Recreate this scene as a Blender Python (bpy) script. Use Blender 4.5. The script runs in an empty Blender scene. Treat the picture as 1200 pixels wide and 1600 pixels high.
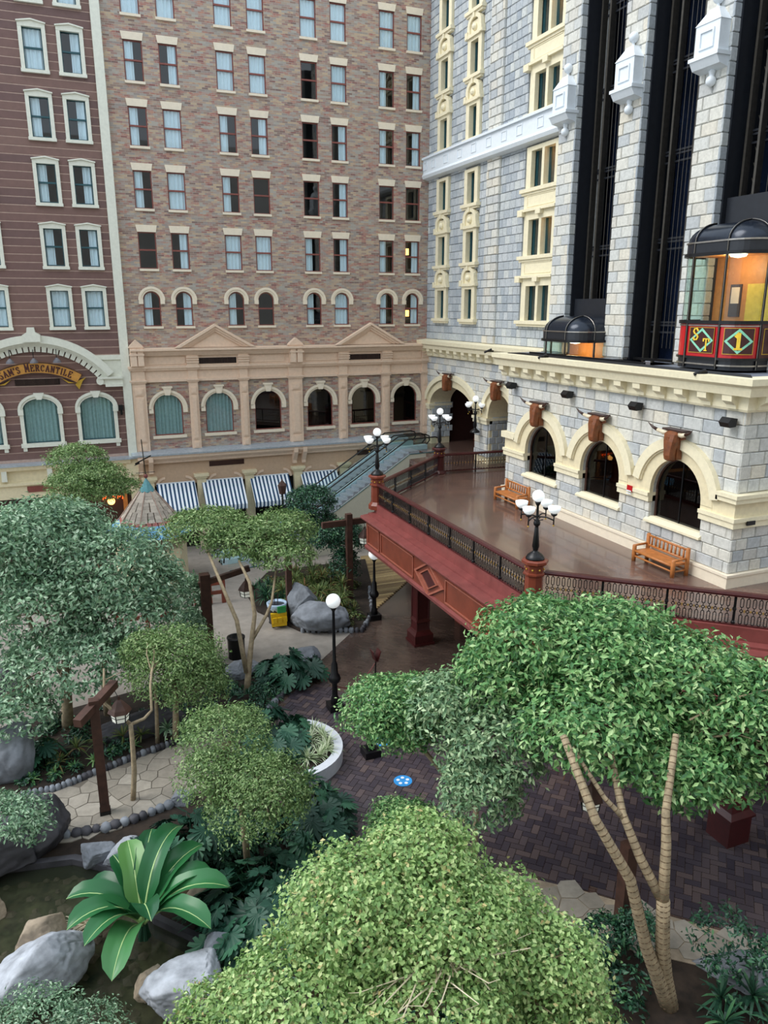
import bpy, math, random
import numpy as np
from mathutils import Vector, Matrix
from mathutils.geometry import tessellate_polygon
S = bpy.context.scene
COL = S.collection
PI = math.pi
sin, cos, rad = math.sin, math.cos, math.radians
rnd = random.Random(7)
F = -1.2          # plaza floor level
D = 4.5           # raised terrace level
# ------------------------------------------------------------------ camera, sky, light, exposure
cam = bpy.data.cameras.new('camera'); co = bpy.data.objects.new('camera', cam); COL.objects.link(co)
cam.sensor_fit = 'VERTICAL'; cam.sensor_height = 24; cam.lens = 24*1190/1600
co.location = (0, 0, 13.6)
co.rotation_euler = (rad(90-15.0), rad(0), rad(-22.2))
cam.clip_start = .1; cam.clip_end = 400
S.camera = co
W = bpy.data.worlds.new('sky'); S.world = W; W.use_nodes = True
bg = W.node_tree.nodes['Background']; bg.inputs[0].default_value = (.80, .90, 1.0, 1); bg.inputs[1].default_value = 1.42
sl = bpy.data.lights.new('sun', 'SUN'); sl.energy = 2.2; sl.angle = rad(35); sl.color = (1, .97, .92)
so = bpy.data.objects.new('sun', sl); COL.objects.link(so)
so.rotation_euler = Vector((.66, -.16, -.72)).to_track_quat('-Z', 'Y').to_euler()
S.view_settings.view_transform = 'Standard'; S.view_settings.look = 'None'
S.view_settings.gamma = 1; S.view_settings.use_curve_mapping = False
S.view_settings.exposure = 0.12
# ------------------------------------------------------------------ materials
def lin(h):
    h = h.lstrip('#'); c = [int(h[i:i+2], 16)/255 for i in (0, 2, 4)]
    return [(x/12.92 if x <= .04045 else ((x+.055)/1.055)**2.4) for x in c]+[1]
class NT:
    def __init__(s, name):
        s.m = bpy.data.materials.new(name); s.m.use_nodes = True; s.t = s.m.node_tree
        s.b = s.t.nodes['Principled BSDF']
    def n(s, typ, **kw):
        n = s.t.nodes.new(typ)
        for k, v in kw.items():
            if k.startswith('i_'): n.inputs[int(k[2:]) if k[2:].isdigit() else k[2:].replace('_', ' ')].default_value = v
            else: setattr(n, k, v)
        return n
    def l(s, a, b): s.t.links.new(a, b)
    def ramp(s, fac, cols, const=False):
        r = s.n('ShaderNodeValToRGB'); e = r.color_ramp.elements
        if const: r.color_ramp.interpolation = 'CONSTANT'
        while len(e) < len(cols): e.new(1)
        for i, (p, c) in enumerate(cols): e[i].position = p; e[i].color = lin(c) if isinstance(c, str) else c
        s.l(fac, r.inputs[0]); return r.outputs[0]
    def mix(s, a, b, fac, mode='MIX'):
        m = s.n('ShaderNodeMix', data_type='RGBA', blend_type=mode)
        for v, k in ((fac, 0), (a, 6), (b, 7)):
            if hasattr(v, 'node'): s.l(v, m.inputs[k])
            else: m.inputs[k].default_value = v
        return m.outputs[2]
    def noise(s, scale, detail=4, vec=None, rough=.6):
        n = s.n('ShaderNodeTexNoise'); n.inputs['Scale'].default_value = scale
        n.inputs['Detail'].default_value = detail; n.inputs['Roughness'].default_value = rough
        if vec is None:
            vec = s.n('ShaderNodeTexCoord').outputs['Object']
        s.l(vec, n.inputs['Vector']); return n.outputs['Fac']
    def bump(s, h, st=.3, dist=.02):
        b = s.n('ShaderNodeBump'); b.inputs['Strength'].default_value = st; b.inputs['Distance'].default_value = dist
        s.l(h, b.inputs['Height']); s.l(b.outputs[0], s.b.inputs['Normal'])
    def rand(s):
        g = s.n('ShaderNodeNewGeometry').outputs['Random Per Island']; o = s.n('ShaderNodeObjectInfo').outputs['Random']
        a = s.n('ShaderNodeMath', operation='ADD'); s.l(g, a.inputs[0]); s.l(o, a.inputs[1])
        f = s.n('ShaderNodeMath', operation='FRACT'); s.l(a.outputs[0], f.inputs[0]); return f.outputs[0]
def flat(name, c, r=.6, metal=0, var=.12, scale=6, bump=0, spec=None):
    t = NT(name); col = lin(c)
    nz = t.noise(scale)
    dark = [x*(1-var*1.4) for x in col[:3]]+[1]; lite = [min(1, x*(1+var)) for x in col[:3]]+[1]
    t.l(t.ramp(nz, [(.3, dark), (.7, lite)]), t.b.inputs['Base Color'])
    t.b.inputs['Roughness'].default_value = r; t.b.inputs['Metallic'].default_value = metal
    if spec is not None: t.b.inputs['Specular IOR Level'].default_value = spec
    if bump: t.bump(nz, bump)
    return t.m
def piecemat(name, cols, r=.8, scale=9, bump=.25, var=.12):
    t = NT(name); c = t.ramp(t.rand(), cols)
    nz = t.noise(scale, vec=t.n('ShaderNodeNewGeometry').outputs['Position'])
    c2 = t.mix(c, t.ramp(nz, [(.3, (1-var*2,)*3+(1,)), (.7, (1, 1, 1, 1))]), 1.0, 'MULTIPLY')
    t.l(c2, t.b.inputs['Base Color']); t.b.inputs['Roughness'].default_value = r
    if bump: t.bump(nz, bump)
    return t.m
def emit(name, c, e):
    t = NT(name); t.b.inputs['Base Color'].default_value = lin(c); t.b.inputs['Emission Color'].default_value = lin(c)
    t.b.inputs['Emission Strength'].default_value = e; return t.m
def glassmat(name, tint='#dfeef0', base=.05, k=.95):
    m = bpy.data.materials.new(name); m.use_nodes = True; t = m.node_tree; t.nodes.clear()
    def N(ty, **kw):
        n = t.nodes.new(ty)
        for a, v in kw.items(): setattr(n, a, v)
        return n
    o = N('ShaderNodeOutputMaterial'); mx = N('ShaderNodeMixShader'); tr = N('ShaderNodeBsdfTransparent'); tr.inputs[0].default_value = lin(tint)
    gl = N('ShaderNodeBsdfGlossy'); gl.inputs['Roughness'].default_value = .02
    # Schlick reflectance of a thin pane, the same from both sides
    g = N('ShaderNodeNewGeometry'); d = N('ShaderNodeVectorMath', operation='DOT_PRODUCT'); t.links.new(g.outputs['Normal'], d.inputs[0]); t.links.new(g.outputs['Incoming'], d.inputs[1])
    ab = N('ShaderNodeMath', operation='ABSOLUTE'); t.links.new(d.outputs['Value'], ab.inputs[0])
    su = N('ShaderNodeMath', operation='SUBTRACT'); su.inputs[0].default_value = 1; t.links.new(ab.outputs[0], su.inputs[1])
    pw = N('ShaderNodeMath', operation='POWER'); t.links.new(su.outputs[0], pw.inputs[0]); pw.inputs[1].default_value = 5
    ma = N('ShaderNodeMath', operation='MULTIPLY_ADD'); t.links.new(pw.outputs[0], ma.inputs[0]); ma.inputs[1].default_value = k-base; ma.inputs[2].default_value = base
    t.links.new(ma.outputs[0], mx.inputs[0]); t.links.new(tr.outputs[0], mx.inputs[1]); t.links.new(gl.outputs[0], mx.inputs[2]); t.links.new(mx.outputs[0], o.inputs[0])
    return m
def brickwall(name, ax):
    t = NT(name); g = t.n('ShaderNodeNewGeometry'); sp = t.n('ShaderNodeSeparateXYZ'); cb = t.n('ShaderNodeCombineXYZ')
    t.l(g.outputs['Position'], sp.inputs[0]); t.l(sp.outputs[ax], cb.inputs[0]); t.l(sp.outputs[2], cb.inputs[1])
    b = t.n('ShaderNodeTexBrick'); t.l(cb.outputs[0], b.inputs['Vector'])
    b.inputs['Color1'].default_value = (0, 0, 0, 1); b.inputs['Color2'].default_value = (1, 1, 1, 1); b.inputs['Mortar'].default_value = (.5, .5, .5, 1)
    b.inputs['Scale'].default_value = 1; b.inputs['Brick Width'].default_value = .34; b.inputs['Row Height'].default_value = .105
    b.inputs['Mortar Size'].default_value = .007; b.inputs['Mortar Smooth'].default_value = .1
    # wandering bands of redder brick
    mp = t.n('ShaderNodeMapping'); mp.inputs['Scale'].default_value = (.9, 2.6, 1); t.l(cb.outputs[0], mp.inputs[0])
    nz = t.noise(1.5, 3, mp.outputs[0])
    base = t.ramp(b.outputs['Color'], [(0, '#7d6862'), (.25, '#ab9483'), (.45, '#bfa98c'), (.62, '#948a84'), (.8, '#aaa59b'), (1, '#9a736b')])
    red = t.ramp(b.outputs['Color'], [(0, '#8f5b57'), (.5, '#a76d64'), (1, '#b78a74')])
    c = t.mix(base, red, t.ramp(nz, [(.53, (0, 0, 0, 1)), (.62, (.9, .9, .9, 1))]))
    c = t.mix(c, lin('#aca49c'), b.outputs['Fac']); t.l(c, t.b.inputs['Base Color'])
    t.b.inputs['Roughness'].default_value = .85; t.bump(b.outputs['Fac'], -.4, .01)
    return t.m
M = {}
M['brick'] = brickwall('brick_wall', 0)
M['brownbrick'] = M['brick']
M['tan'] = flat('tan_plaster', '#e3c8b0', .6, var=.05)
M['tan2'] = flat('deep_tan_trim', '#c4a78c', .6, var=.05)  # deeper tan than the plaster, for the shop fascia
M['cream'] = flat('cream_trim', '#e9dfc0', .55, var=.05)
M['cream2'] = flat('cream_field', '#e2d5b2', .6, var=.06)
M['ivory'] = flat('ivory_sill', '#e9dcc6', .55, var=.04)
M['sage'] = flat('sage_cream_paint', '#dfe0d2', .5, var=.05)
M['white'] = flat('white_trim', '#dfe6ec', .5, var=.03)
M['plank'] = piecemat('brown_clapboard', [(0, '#6d5350'), (.5, '#785a54'), (1, '#83655c')], .6, 3, .1, .08)
M['joint'] = flat('pale_joint', '#b99f92', .7)
M['frame_red'] = flat('red_window_frame', '#84483f', .5)
M['frame_teal'] = flat('dark_teal_frame', '#24525a', .5)
M['dark'] = flat('interior_darkness', '#16130f', .9)  # near black, puts the darkness of unlit rooms into the colour
M['darkwood'] = flat('dark_wood', '#3d241d', .4, scale=3)
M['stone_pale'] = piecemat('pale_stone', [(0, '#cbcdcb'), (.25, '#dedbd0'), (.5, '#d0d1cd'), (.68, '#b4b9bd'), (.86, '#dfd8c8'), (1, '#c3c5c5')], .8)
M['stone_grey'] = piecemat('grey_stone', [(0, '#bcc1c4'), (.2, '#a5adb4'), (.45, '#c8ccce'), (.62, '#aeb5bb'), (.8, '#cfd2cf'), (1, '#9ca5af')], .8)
M['mortar'] = flat('mortar', '#a3a4a2', .9)
M['black'] = flat('black_iron', '#17171a', .35, .3, var=.2)
M['blackpaint'] = flat('black_panel', '#1d2027', .4, var=.15)
M['steel'] = flat('shaft_steel', '#5a5650', .35, .7)
M['shaftglass'] = flat('dark_shaft_glass', '#141d30', .15, 0, var=.3, scale=.7)
M['chrome'] = flat('brushed_rib', '#a8a29a', .3, .9)
M['dome'] = flat('blue_black_dome', '#232a36', .22, .4, var=.1)
M['redpaint'] = flat('red_enamel', '#b8141c', .3, var=.06)
M['maroon'] = flat('maroon_panel', '#3c1413', .3)
M['gold'] = flat('gold_leaf', '#c9a23e', .35, .5)
M['oldgold'] = flat('dull_gilt', '#a3824a', .5, .3)
M['yellowletter'] = flat('yellow_letter', '#e8c23a', .45)
M['mint'] = flat('mint_stripe', '#86cdb0', .5)
M['trimlight'] = flat('pale_red_moulding', '#a5614f', .4)  # paler red than the fascia, for panel and diamond outlines
M['redwood'] = flat('red_stained_wood', '#7a3a29', .32, var=.14, scale=2.5)
M['redtop'] = flat('red_ledge_paint', '#814542', .3, var=.15, scale=2)
M['redwood_dark'] = flat('dark_red_wood', '#47191a', .35, var=.15)
M['honey'] = flat('honey_log', '#b5713a', .4, var=.2, scale=5)
M['globe'] = emit('opal_glass', '#f4f8fa', .35)
M['glass'] = glassmat('window_glass', '#e2eef2', .07)
M['glassdark'] = glassmat('tinted_window_glass', '#8a9094', .07)
M['glassclear'] = glassmat('balustrade_glass', '#eef8f6', .03)
M['curtain'] = flat('white_curtain', '#f2f8fc', .8, var=.02)
M['tealcurtain'] = flat('teal_curtain', '#a9bdb8', .8, var=.1)
M['flash'] = flat('silver_flashing', '#b9c3cc', .35, .4)
M['roofdeck'] = flat('grey_membrane_roof', '#6f7683', .5, var=.15, scale=1)
M['concrete'] = flat('pale_concrete_paving', '#8f8880', .75, var=.12, scale=2, bump=.1)
M['soil'] = flat('planting_soil', '#2b2119', .95, var=.4, scale=4, bump=.5)
M['rock'] = flat('grey_artificial_rock', '#7d828a', .75, var=.28, scale=1.8, bump=.6)
M['rockpale'] = flat('pale_blue_grey_rock', '#a9adb5', .7, var=.3, scale=2.2, bump=.6)
M['rockdark'] = flat('dark_wet_rock', '#45444a', .7, var=.35, scale=1.6, bump=.6)
M['rocktan'] = flat('tan_rock', '#a0907c', .8, var=.3, scale=2, bump=.5)
M['bark'] = flat('pale_ringed_bark', '#a08f74', .8, var=.25, scale=7, bump=.4)
M['barkdark'] = flat('brown_bark', '#6b5641', .85, var=.3, scale=7, bump=.4)
M['post'] = flat('brown_timber_post', '#4b3026', .6, var=.3, scale=3)
M['crazy'] = piecemat('crazy_paving_stone', [(0, '#8f877b'), (.5, '#9c9488'), (1, '#a8a094')], .75, 5)
M['yellow'] = flat('yellow_plastic', '#e5b912', .4)
M['green'] = flat('green_plastic', '#2f9a52', .4)
M['ltblue'] = flat('pale_blue_bag', '#a9bfd6', .35)
M['cream_panel'] = flat('escalator_side_panel', '#d8d5c2', .45, var=.03)
M['step'] = flat('ribbed_escalator_step', '#a4a9b2', .4, .2, var=.2, scale=20)
M['rubber'] = flat('black_rubber', '#141210', .4)
M['bluedeck'] = flat('sky_tinted_steel_deck', '#cfe9f2', .25, .2, var=.05)  # pale blue base colour carries the sky reflected in the steel
M['kerb'] = flat('white_glazed_kerb', '#cfd3da', .4, var=.05)
M['blue'] = flat('blue_roundel', '#2d8fd6', .5)
M['lampwarm'] = emit('warm_lamp', '#ffb35a', 5)
M['neon'] = emit('orange_neon', '#ff5a1e', 3)
M['lampwhite'] = emit('ceiling_light', '#fff2d0', 6)
M['orangewall'] = flat('lit_orange_wood', '#c07a3c', .5)
M['yellowwall'] = flat('yellow_panel', '#d8b84a', .6)
M['lantern'] = emit('frosted_lantern_glass', '#e6e8dc', .25)
M['leafbig'] = None
def pavermat():
    t = NT('dark_brick_paver'); c = t.ramp(t.rand(), [(0, '#38323a'), (.4, '#484148'), (.7, '#5d504f'), (1, '#36313a')])
    t.l(c, t.b.inputs['Base Color']); t.b.inputs['Roughness'].default_value = .3
    t.bump(t.noise(12, vec=t.n('ShaderNodeNewGeometry').outputs['Position']), .15); return t.m
M['paver'] = pavermat()
def tilefloor(name, c1, c2, rough, sc=1.0, mort='#2a1d1a'):
    t = NT(name); g = t.n('ShaderNodeNewGeometry'); mp = t.n('ShaderNodeMapping'); mp.inputs['Rotation'].default_value = (0, 0, rad(42))
    t.l(g.outputs['Position'], mp.inputs[0]); b = t.n('ShaderNodeTexBrick'); t.l(mp.outputs[0], b.inputs['Vector'])
    b.inputs['Color1'].default_value = lin(c1); b.inputs['Color2'].default_value = lin(c2); b.inputs['Mortar'].default_value = lin(mort)
    b.inputs['Scale'].default_value = sc; b.inputs['Brick Width'].default_value = .3; b.inputs['Row Height'].default_value = .1; b.inputs['Mortar Size'].default_value = .006
    nz = t.noise(.7, 3, g.outputs['Position'])
    c = t.mix(b.outputs['Color'], t.ramp(nz, [(.3, (.75, .75, .75, 1)), (.7, (1.15, 1.1, 1.05, 1))]), 1.0, 'MULTIPLY')
    t.l(c, t.b.inputs['Base Color']); t.b.inputs['Roughness'].default_value = rough
    t.b.inputs['Coat Weight'].default_value = .5; t.b.inputs['Coat Roughness'].default_value = .08
    t.bump(b.outputs['Fac'], -.15, .005); return t.m
M['deckfloor'] = tilefloor('polished_herringbone_brick', '#64504a', '#73594f', .27, mort='#4c3b37')
M['brownfloor'] = tilefloor('polished_brown_floor', '#51443f', '#5f514a', .2)
M['boardwalk'] = piecemat('striped_boardwalk', [(0, '#8a7350'), (.35, '#b39a6c'), (.6, '#7a6446'), (1, '#c2aa7a')], .6)
def stripes():
    t = NT('striped_canvas'); g = t.n('ShaderNodeNewGeometry'); sp = t.n('ShaderNodeSeparateXYZ'); t.l(g.outputs['Position'], sp.inputs[0])
    m = t.n('ShaderNodeMath', operation='MULTIPLY'); m.inputs[1].default_value = 4.1; t.l(sp.outputs[0], m.inputs[0])
    f = t.n('ShaderNodeMath', operation='FRACT'); t.l(m.outputs[0], f.inputs[0])
    t.l(t.ramp(f.outputs[0], [(0, '#eef4fa'), (.52, '#24486a')], True), t.b.inputs['Base Color']); t.b.inputs['Roughness'].default_value = .8
    return t.m
M['stripe'] = stripes()
def leafmat(name, cols, r=.45, trans=.25):
    t = NT(name); c = t.ramp(t.rand(), cols); t.l(c, t.b.inputs['Base Color']); t.b.inputs['Roughness'].default_value = r
    t.b.inputs['Specular IOR Level'].default_value = .45
    tl = t.n('ShaderNodeBsdfTranslucent'); t.l(c, tl.inputs[0]); mx = t.n('ShaderNodeMixShader'); mx.inputs[0].default_value = trans
    o = t.t.nodes['Material Output']; t.l(t.b.outputs[0], mx.inputs[1]); t.l(tl.outputs[0], mx.inputs[2]); t.l(mx.outputs[0], o.inputs[0])
    return t.m
M['leaf_mid'] = leafmat('mid_green_leaf', [(0, '#37613a'), (.3, '#548a50'), (.6, '#78a866'), (.85, '#a5c986'), (1, '#c6dfa4')])
M['leaf_blue'] = leafmat('bluish_green_leaf', [(0, '#4d6c56'), (.35, '#6c9270'), (.7, '#95b892'), (1, '#cbe0c4')])
M['leaf_pale'] = leafmat('pale_green_leaf', [(0, '#64894f'), (.3, '#86aa64'), (.7, '#a9c77e'), (.95, '#cadb9c'), (1, '#cdb780')])
M['leaf_grey'] = leafmat('grey_green_leaf', [(0, '#55795a'), (.4, '#76996f'), (.75, '#9db98c'), (1, '#c6d9ae')])
M['leaf_fine'] = leafmat('fine_olive_leaf', [(0, '#4d6a3e'), (.5, '#719254'), (.85, '#97b073'), (1, '#b3c890')])
M['leaf_dark'] = leafmat('dark_green_leaf', [(0, '#1c3a2c'), (.5, '#2c5340'), (.85, '#3f6d4d'), (1, '#5c8a5a')], .35, .1)
M['monstera'] = leafmat('glossy_monstera_leaf', [(0, '#183a2e'), (.6, '#24503e'), (1, '#3b6c4f')], .55, .1)
M['dracaena'] = leafmat('spiky_leaf', [(0, '#43592f'), (.5, '#5f7440'), (.8, '#7d8a50'), (1, '#8b5a3c')], .5)
M['spider'] = leafmat('white_striped_leaf', [(0, '#7f9c6a'), (.5, '#c9d6b0'), (1, '#e4ead0')], .5)
M['banana'] = leafmat('banana_leaf', [(0, '#1f5334'), (.5, '#2f6e40'), (.8, '#428250'), (1, '#6f9c50')], .3, .2)
M['midrib'] = flat('pale_leaf_midrib', '#b4d08c', .4)
def watermat():
    t = NT('pond_water'); t.b.inputs['Base Color'].default_value = lin('#33382a'); t.b.inputs['Roughness'].default_value = .06
    t.b.inputs['Transmission Weight'].default_value = .0; t.b.inputs['Alpha'].default_value = .42
    t.bump(t.noise(5, vec=t.n('ShaderNodeNewGeometry').outputs['Position']), .08, .02); return t.m
M['water'] = watermat()
M['pondbed'] = flat('pond_bed', '#7d7a5a', .9, var=.7, scale=2.5)
# ------------------------------------------------------------------ object helpers
def tag(o, label=None, cat=None, group=None, kind=None):
    for k, v in (('label', label), ('category', cat), ('group', group), ('kind', kind)):
        if v: o[k] = v
    return o
def wloc(p):
    v = Vector((0, 0, 0))
    while p is not None: v += Vector(p.location); p = p.parent
    return v
def link(name, me, parent=None):
    o = bpy.data.objects.new(name, me); COL.objects.link(o)
    if parent is not None: o.parent = parent
    return o
def empty(name, loc, label, cat, group=None):
    o = bpy.data.objects.new(name, None); COL.objects.link(o); o.location = loc; o.empty_display_size = .2
    return tag(o, label, cat, group)
class MB:
    def __init__(s): s.v = []; s.f = []; s.mi = []; s.cur = 0; s.k = 0
    def add(s, vs, fs):
        n = len(s.v); s.v.extend([tuple(a) for a in vs]); s.f.extend([tuple(i+n for i in f) for f in fs]); s.mi.extend([s.cur]*len(fs)); return s
    def box(s, x0, x1, y0, y1, z0, z1, R=None, c=None):
        e = .0009*(s.k % 9); s.k += 1   # keeps overlapping boxes of one part from sharing a plane
        vs = [(x, y, z) for x in (x0-e, x1+e) for y in (y0-e, y1+e) for z in (z0-e, z1+e)]
        if R is not None: vs = [tuple(R @ Vector(v) + (Vector(c) if c else Vector())) for v in vs]
        return s.add(vs, [(0, 1, 3, 2), (4, 6, 7, 5), (0, 4, 5, 1), (2, 3, 7, 6), (0, 2, 6, 4), (1, 5, 7, 3)])
    def beam(s, a, b, w, h, up=(0, 0, 1)):
        a, b = Vector(a), Vector(b); d = (b-a).normalized(); up = Vector(up)
        if abs(d.dot(up)) > .99: up = Vector((1, 0, 0))
        sx = d.cross(up).normalized()*w/2; sz = sx.cross(d).normalized()*h/2
        vs = [p+i*sx+j*sz for p in (a, b) for i, j in ((-1, -1), (1, -1), (1, 1), (-1, 1))]
        return s.add(vs, [(3, 2, 1, 0), (4, 5, 6, 7), (0, 1, 5, 4), (1, 2, 6, 5), (2, 3, 7, 6), (3, 0, 4, 7)])
    def tube(s, pts, r, n=6, cap=True):
        pts = [Vector(p) for p in pts]; k = len(pts); rs = r if hasattr(r, '__len__') else [r]*k
        ref = Vector((0, 0, 1)); vs = []; prev = None
        for i, p in enumerate(pts):
            t = (pts[min(i+1, k-1)]-pts[max(i-1, 0)]).normalized()
            if prev is None:
                a = ref if abs(t.z) < .9 else Vector((1, 0, 0)); u = t.cross(a).normalized()
            else: u = (prev-t*prev.dot(t)).normalized()
            prev = u; w = t.cross(u)
            vs += [p+rs[i]*(cos(2*PI*j/n)*u+sin(2*PI*j/n)*w) for j in range(n)]
        fs = [(i*n+j, i*n+(j+1) % n, (i+1)*n+(j+1) % n, (i+1)*n+j) for i in range(k-1) for j in range(n)]
        if cap: fs += [tuple(range(n))[::-1], tuple((k-1)*n+j for j in range(n))]
        return s.add(vs, fs)
    def lathe(s, prof, c=(0, 0, 0), n=12, rot=0):
        vs = [(c[0]+r*cos(2*PI*j/n+rot), c[1]+r*sin(2*PI*j/n+rot), c[2]+z) for r, z in prof for j in range(n)]
        k = len(prof); fs = [(i*n+j, i*n+(j+1) % n, (i+1)*n+(j+1) % n, (i+1)*n+j) for i in range(k-1) for j in range(n)]
        fs += [tuple(range(n))[::-1], tuple((k-1)*n+j for j in range(n))]
        return s.add(vs, fs)
    def sphere(s, c, r, n=12, m=7, sz=1):
        return s.lathe([(max(1e-3, r*sin(PI*i/m)), -r*sz*cos(PI*i/m)) for i in range(m+1)], c, n)
    def prism(s, poly, a0, a1, fr):
        """poly: 2D outline; fr(u,v,w)->xyz ; extruded w from a0 to a1"""
        e = .0009*(s.k % 9); s.k += 1; a0, a1 = min(a0, a1)-e, max(a0, a1)+e
        n = len(poly); vs = [fr(u, v, w) for w in (a0, a1) for u, v in poly]
        fs = [(i, (i+1) % n, n+(i+1) % n, n+i) for i in range(n)]
        tris = tessellate_polygon([[Vector((u, v, 0)) for u, v in poly]])
        fs += [tuple(t) for t in tris]+[tuple(i+n for i in t[::-1]) for t in tris]
        return s.add(vs, fs)
    def plate(s, outer, holes, a0, a1, fr):
        loops = [outer]+holes; flatp = [p for l in loops for p in l]; n = len(flatp)
        tris = tessellate_polygon([[Vector((u, v, 0)) for u, v in l] for l in loops])
        vs = [fr(u, v, w) for w in (a0, a1) for u, v in flatp]
        fs = [tuple(t) for t in tris]+[tuple(i+n for i in t[::-1]) for t in tris]
        k = 0
        for l in loops:
            m = len(l); fs += [(k+i, k+(i+1) % m, n+k+(i+1) % m, n+k+i) for i in range(m)]; k += m
        return s.add(vs, fs)
    def build(s, name, mat, parent=None, smooth=False, local=False, loc=None):
        me = bpy.data.meshes.new(name); off = Vector((0, 0, 0))
        if not local:
            off = wloc(parent) if parent is not None else Vector(loc or (0, 0, 0))
        me.from_pydata([(a[0]-off.x, a[1]-off.y, a[2]-off.z) for a in s.v], [], s.f)
        mats = mat if isinstance(mat, (list, tuple)) else [mat]
        for m in mats: me.materials.append(m)
        if len(mats) > 1: me.polygons.foreach_set('material_index', s.mi)
        if smooth: me.polygons.foreach_set('use_smooth', [True]*len(me.polygons))
        me.update(); import bmesh
        if len(s.f) < 4000:
            bm = bmesh.new(); bm.from_mesh(me); bmesh.ops.recalc_face_normals(bm, faces=bm.faces); bm.to_mesh(me); bm.free()
        o = link(name, me, parent)
        if parent is None and not local: o.location = off
        return o
FX = lambda Y: (lambda u, v, w: (u, Y+w, v))         # wall facing -Y, u = x, w = depth behind
FY = lambda X: (lambda u, v, w: (X+w, u, v))         # wall facing -X, u = y
FZ = lambda u, v, w: (u, v, w)
def arc(cx, cz, r, a0, a1, n, rz=None):
    rz = rz or r
    return [(cx+r*cos(rad(a0+(a1-a0)*i/n)), cz+rz*sin(rad(a0+(a1-a0)*i/n))) for i in range(n+1)]
def ringpoly(cx, cz, ri, ro, a0=0, a1=180, n=16, riz=None, roz=None):
    return arc(cx, cz, ro, a0, a1, n, roz)+arc(cx, cz, ri, a1, a0, n, riz)
def ring(mb, cx, cz, ri, ro, a0, a1, n, d0, d1, fr, riz=None, roz=None):
    A = arc(cx, cz, ri, a0, a1, n, riz); B = arc(cx, cz, ro, a0, a1, n, roz)
    vs = [fr(u, v, w) for w in (d0, d1) for u, v in A+B]; k = n+1; m = 2*k; fs = []
    for i in range(n):
        fs += [(i, i+1, k+i+1, k+i), (m+i, m+k+i, m+k+i+1, m+i+1), (k+i, k+i+1, m+k+i+1, m+k+i), (i, m+i, m+i+1, i+1)]
    fs += [(0, k, m+k, m), (k-1, m+k-1, m+2*k-1, 2*k-1)]
    mb.add(vs, fs)
# unit stone, front towards -Y with a chamfer
def unit(mat, ch=.06):
    mb = MB(); a = .5; c = .5-ch
    vs = [(-a, .5, -a), (a, .5, -a), (a, .5, a), (-a, .5, a), (-a, -.2, -a), (a, -.2, -a), (a, -.2, a), (-a, -.2, a), (-c, -.5, -c), (c, -.5, -c), (c, -.5, c), (-c, -.5, c)]
    fs = [(8, 9, 10, 11), (4, 5, 9, 8), (5, 6, 10, 9), (6, 7, 11, 10), (7, 4, 8, 11), (0, 1, 5, 4), (1, 2, 6, 5), (2, 3, 7, 6), (3, 0, 4, 7), (3, 2, 1, 0)]
    mb.add(vs, fs); me = bpy.data.meshes.new('unit'); me.from_pydata(mb.v, [], mb.f); me.materials.append(mat); me.update(); return me, vs, fs
UNITS = {}
def pieces(name, items, mat, parent, rotz=0, limit=300, ch=.06):
    """items: (cx,cy,cz, sx,sy,sz) world; nearest 300 to the camera single, rest one stuff part"""
    key = (mat.name, ch)
    if key not in UNITS: UNITS[key] = unit(mat, ch)
    me, uv, uf = UNITS[key]; off = wloc(parent) if parent is not None else Vector()
    items = sorted(items, key=lambda t: ((t[0]**2+t[1]**2+(t[2]-13.6)**2)**.5)/max(.05, (t[3]*t[5])**.5))
    for t in items[:limit]:
        o = link(name, me, parent); o.location = (t[0]-off.x, t[1]-off.y, t[2]-off.z); o.scale = (t[3], t[4], t[5]); o.rotation_euler = (0, 0, rotz)
    rest = items[limit:]
    if rest:
        mb = MB(); c, s_ = cos(rotz), sin(rotz)
        for t in rest:
            vs = []
            for a in uv:
                x, y, z = a[0]*t[3], a[1]*t[4], a[2]*t[5]; vs.append((t[0]+x*c-y*s_, t[1]+x*s_+y*c, t[2]+z))
            mb.add(vs, uf)
        o = mb.build(name, mat, parent); o['kind'] = 'stuff'
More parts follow.
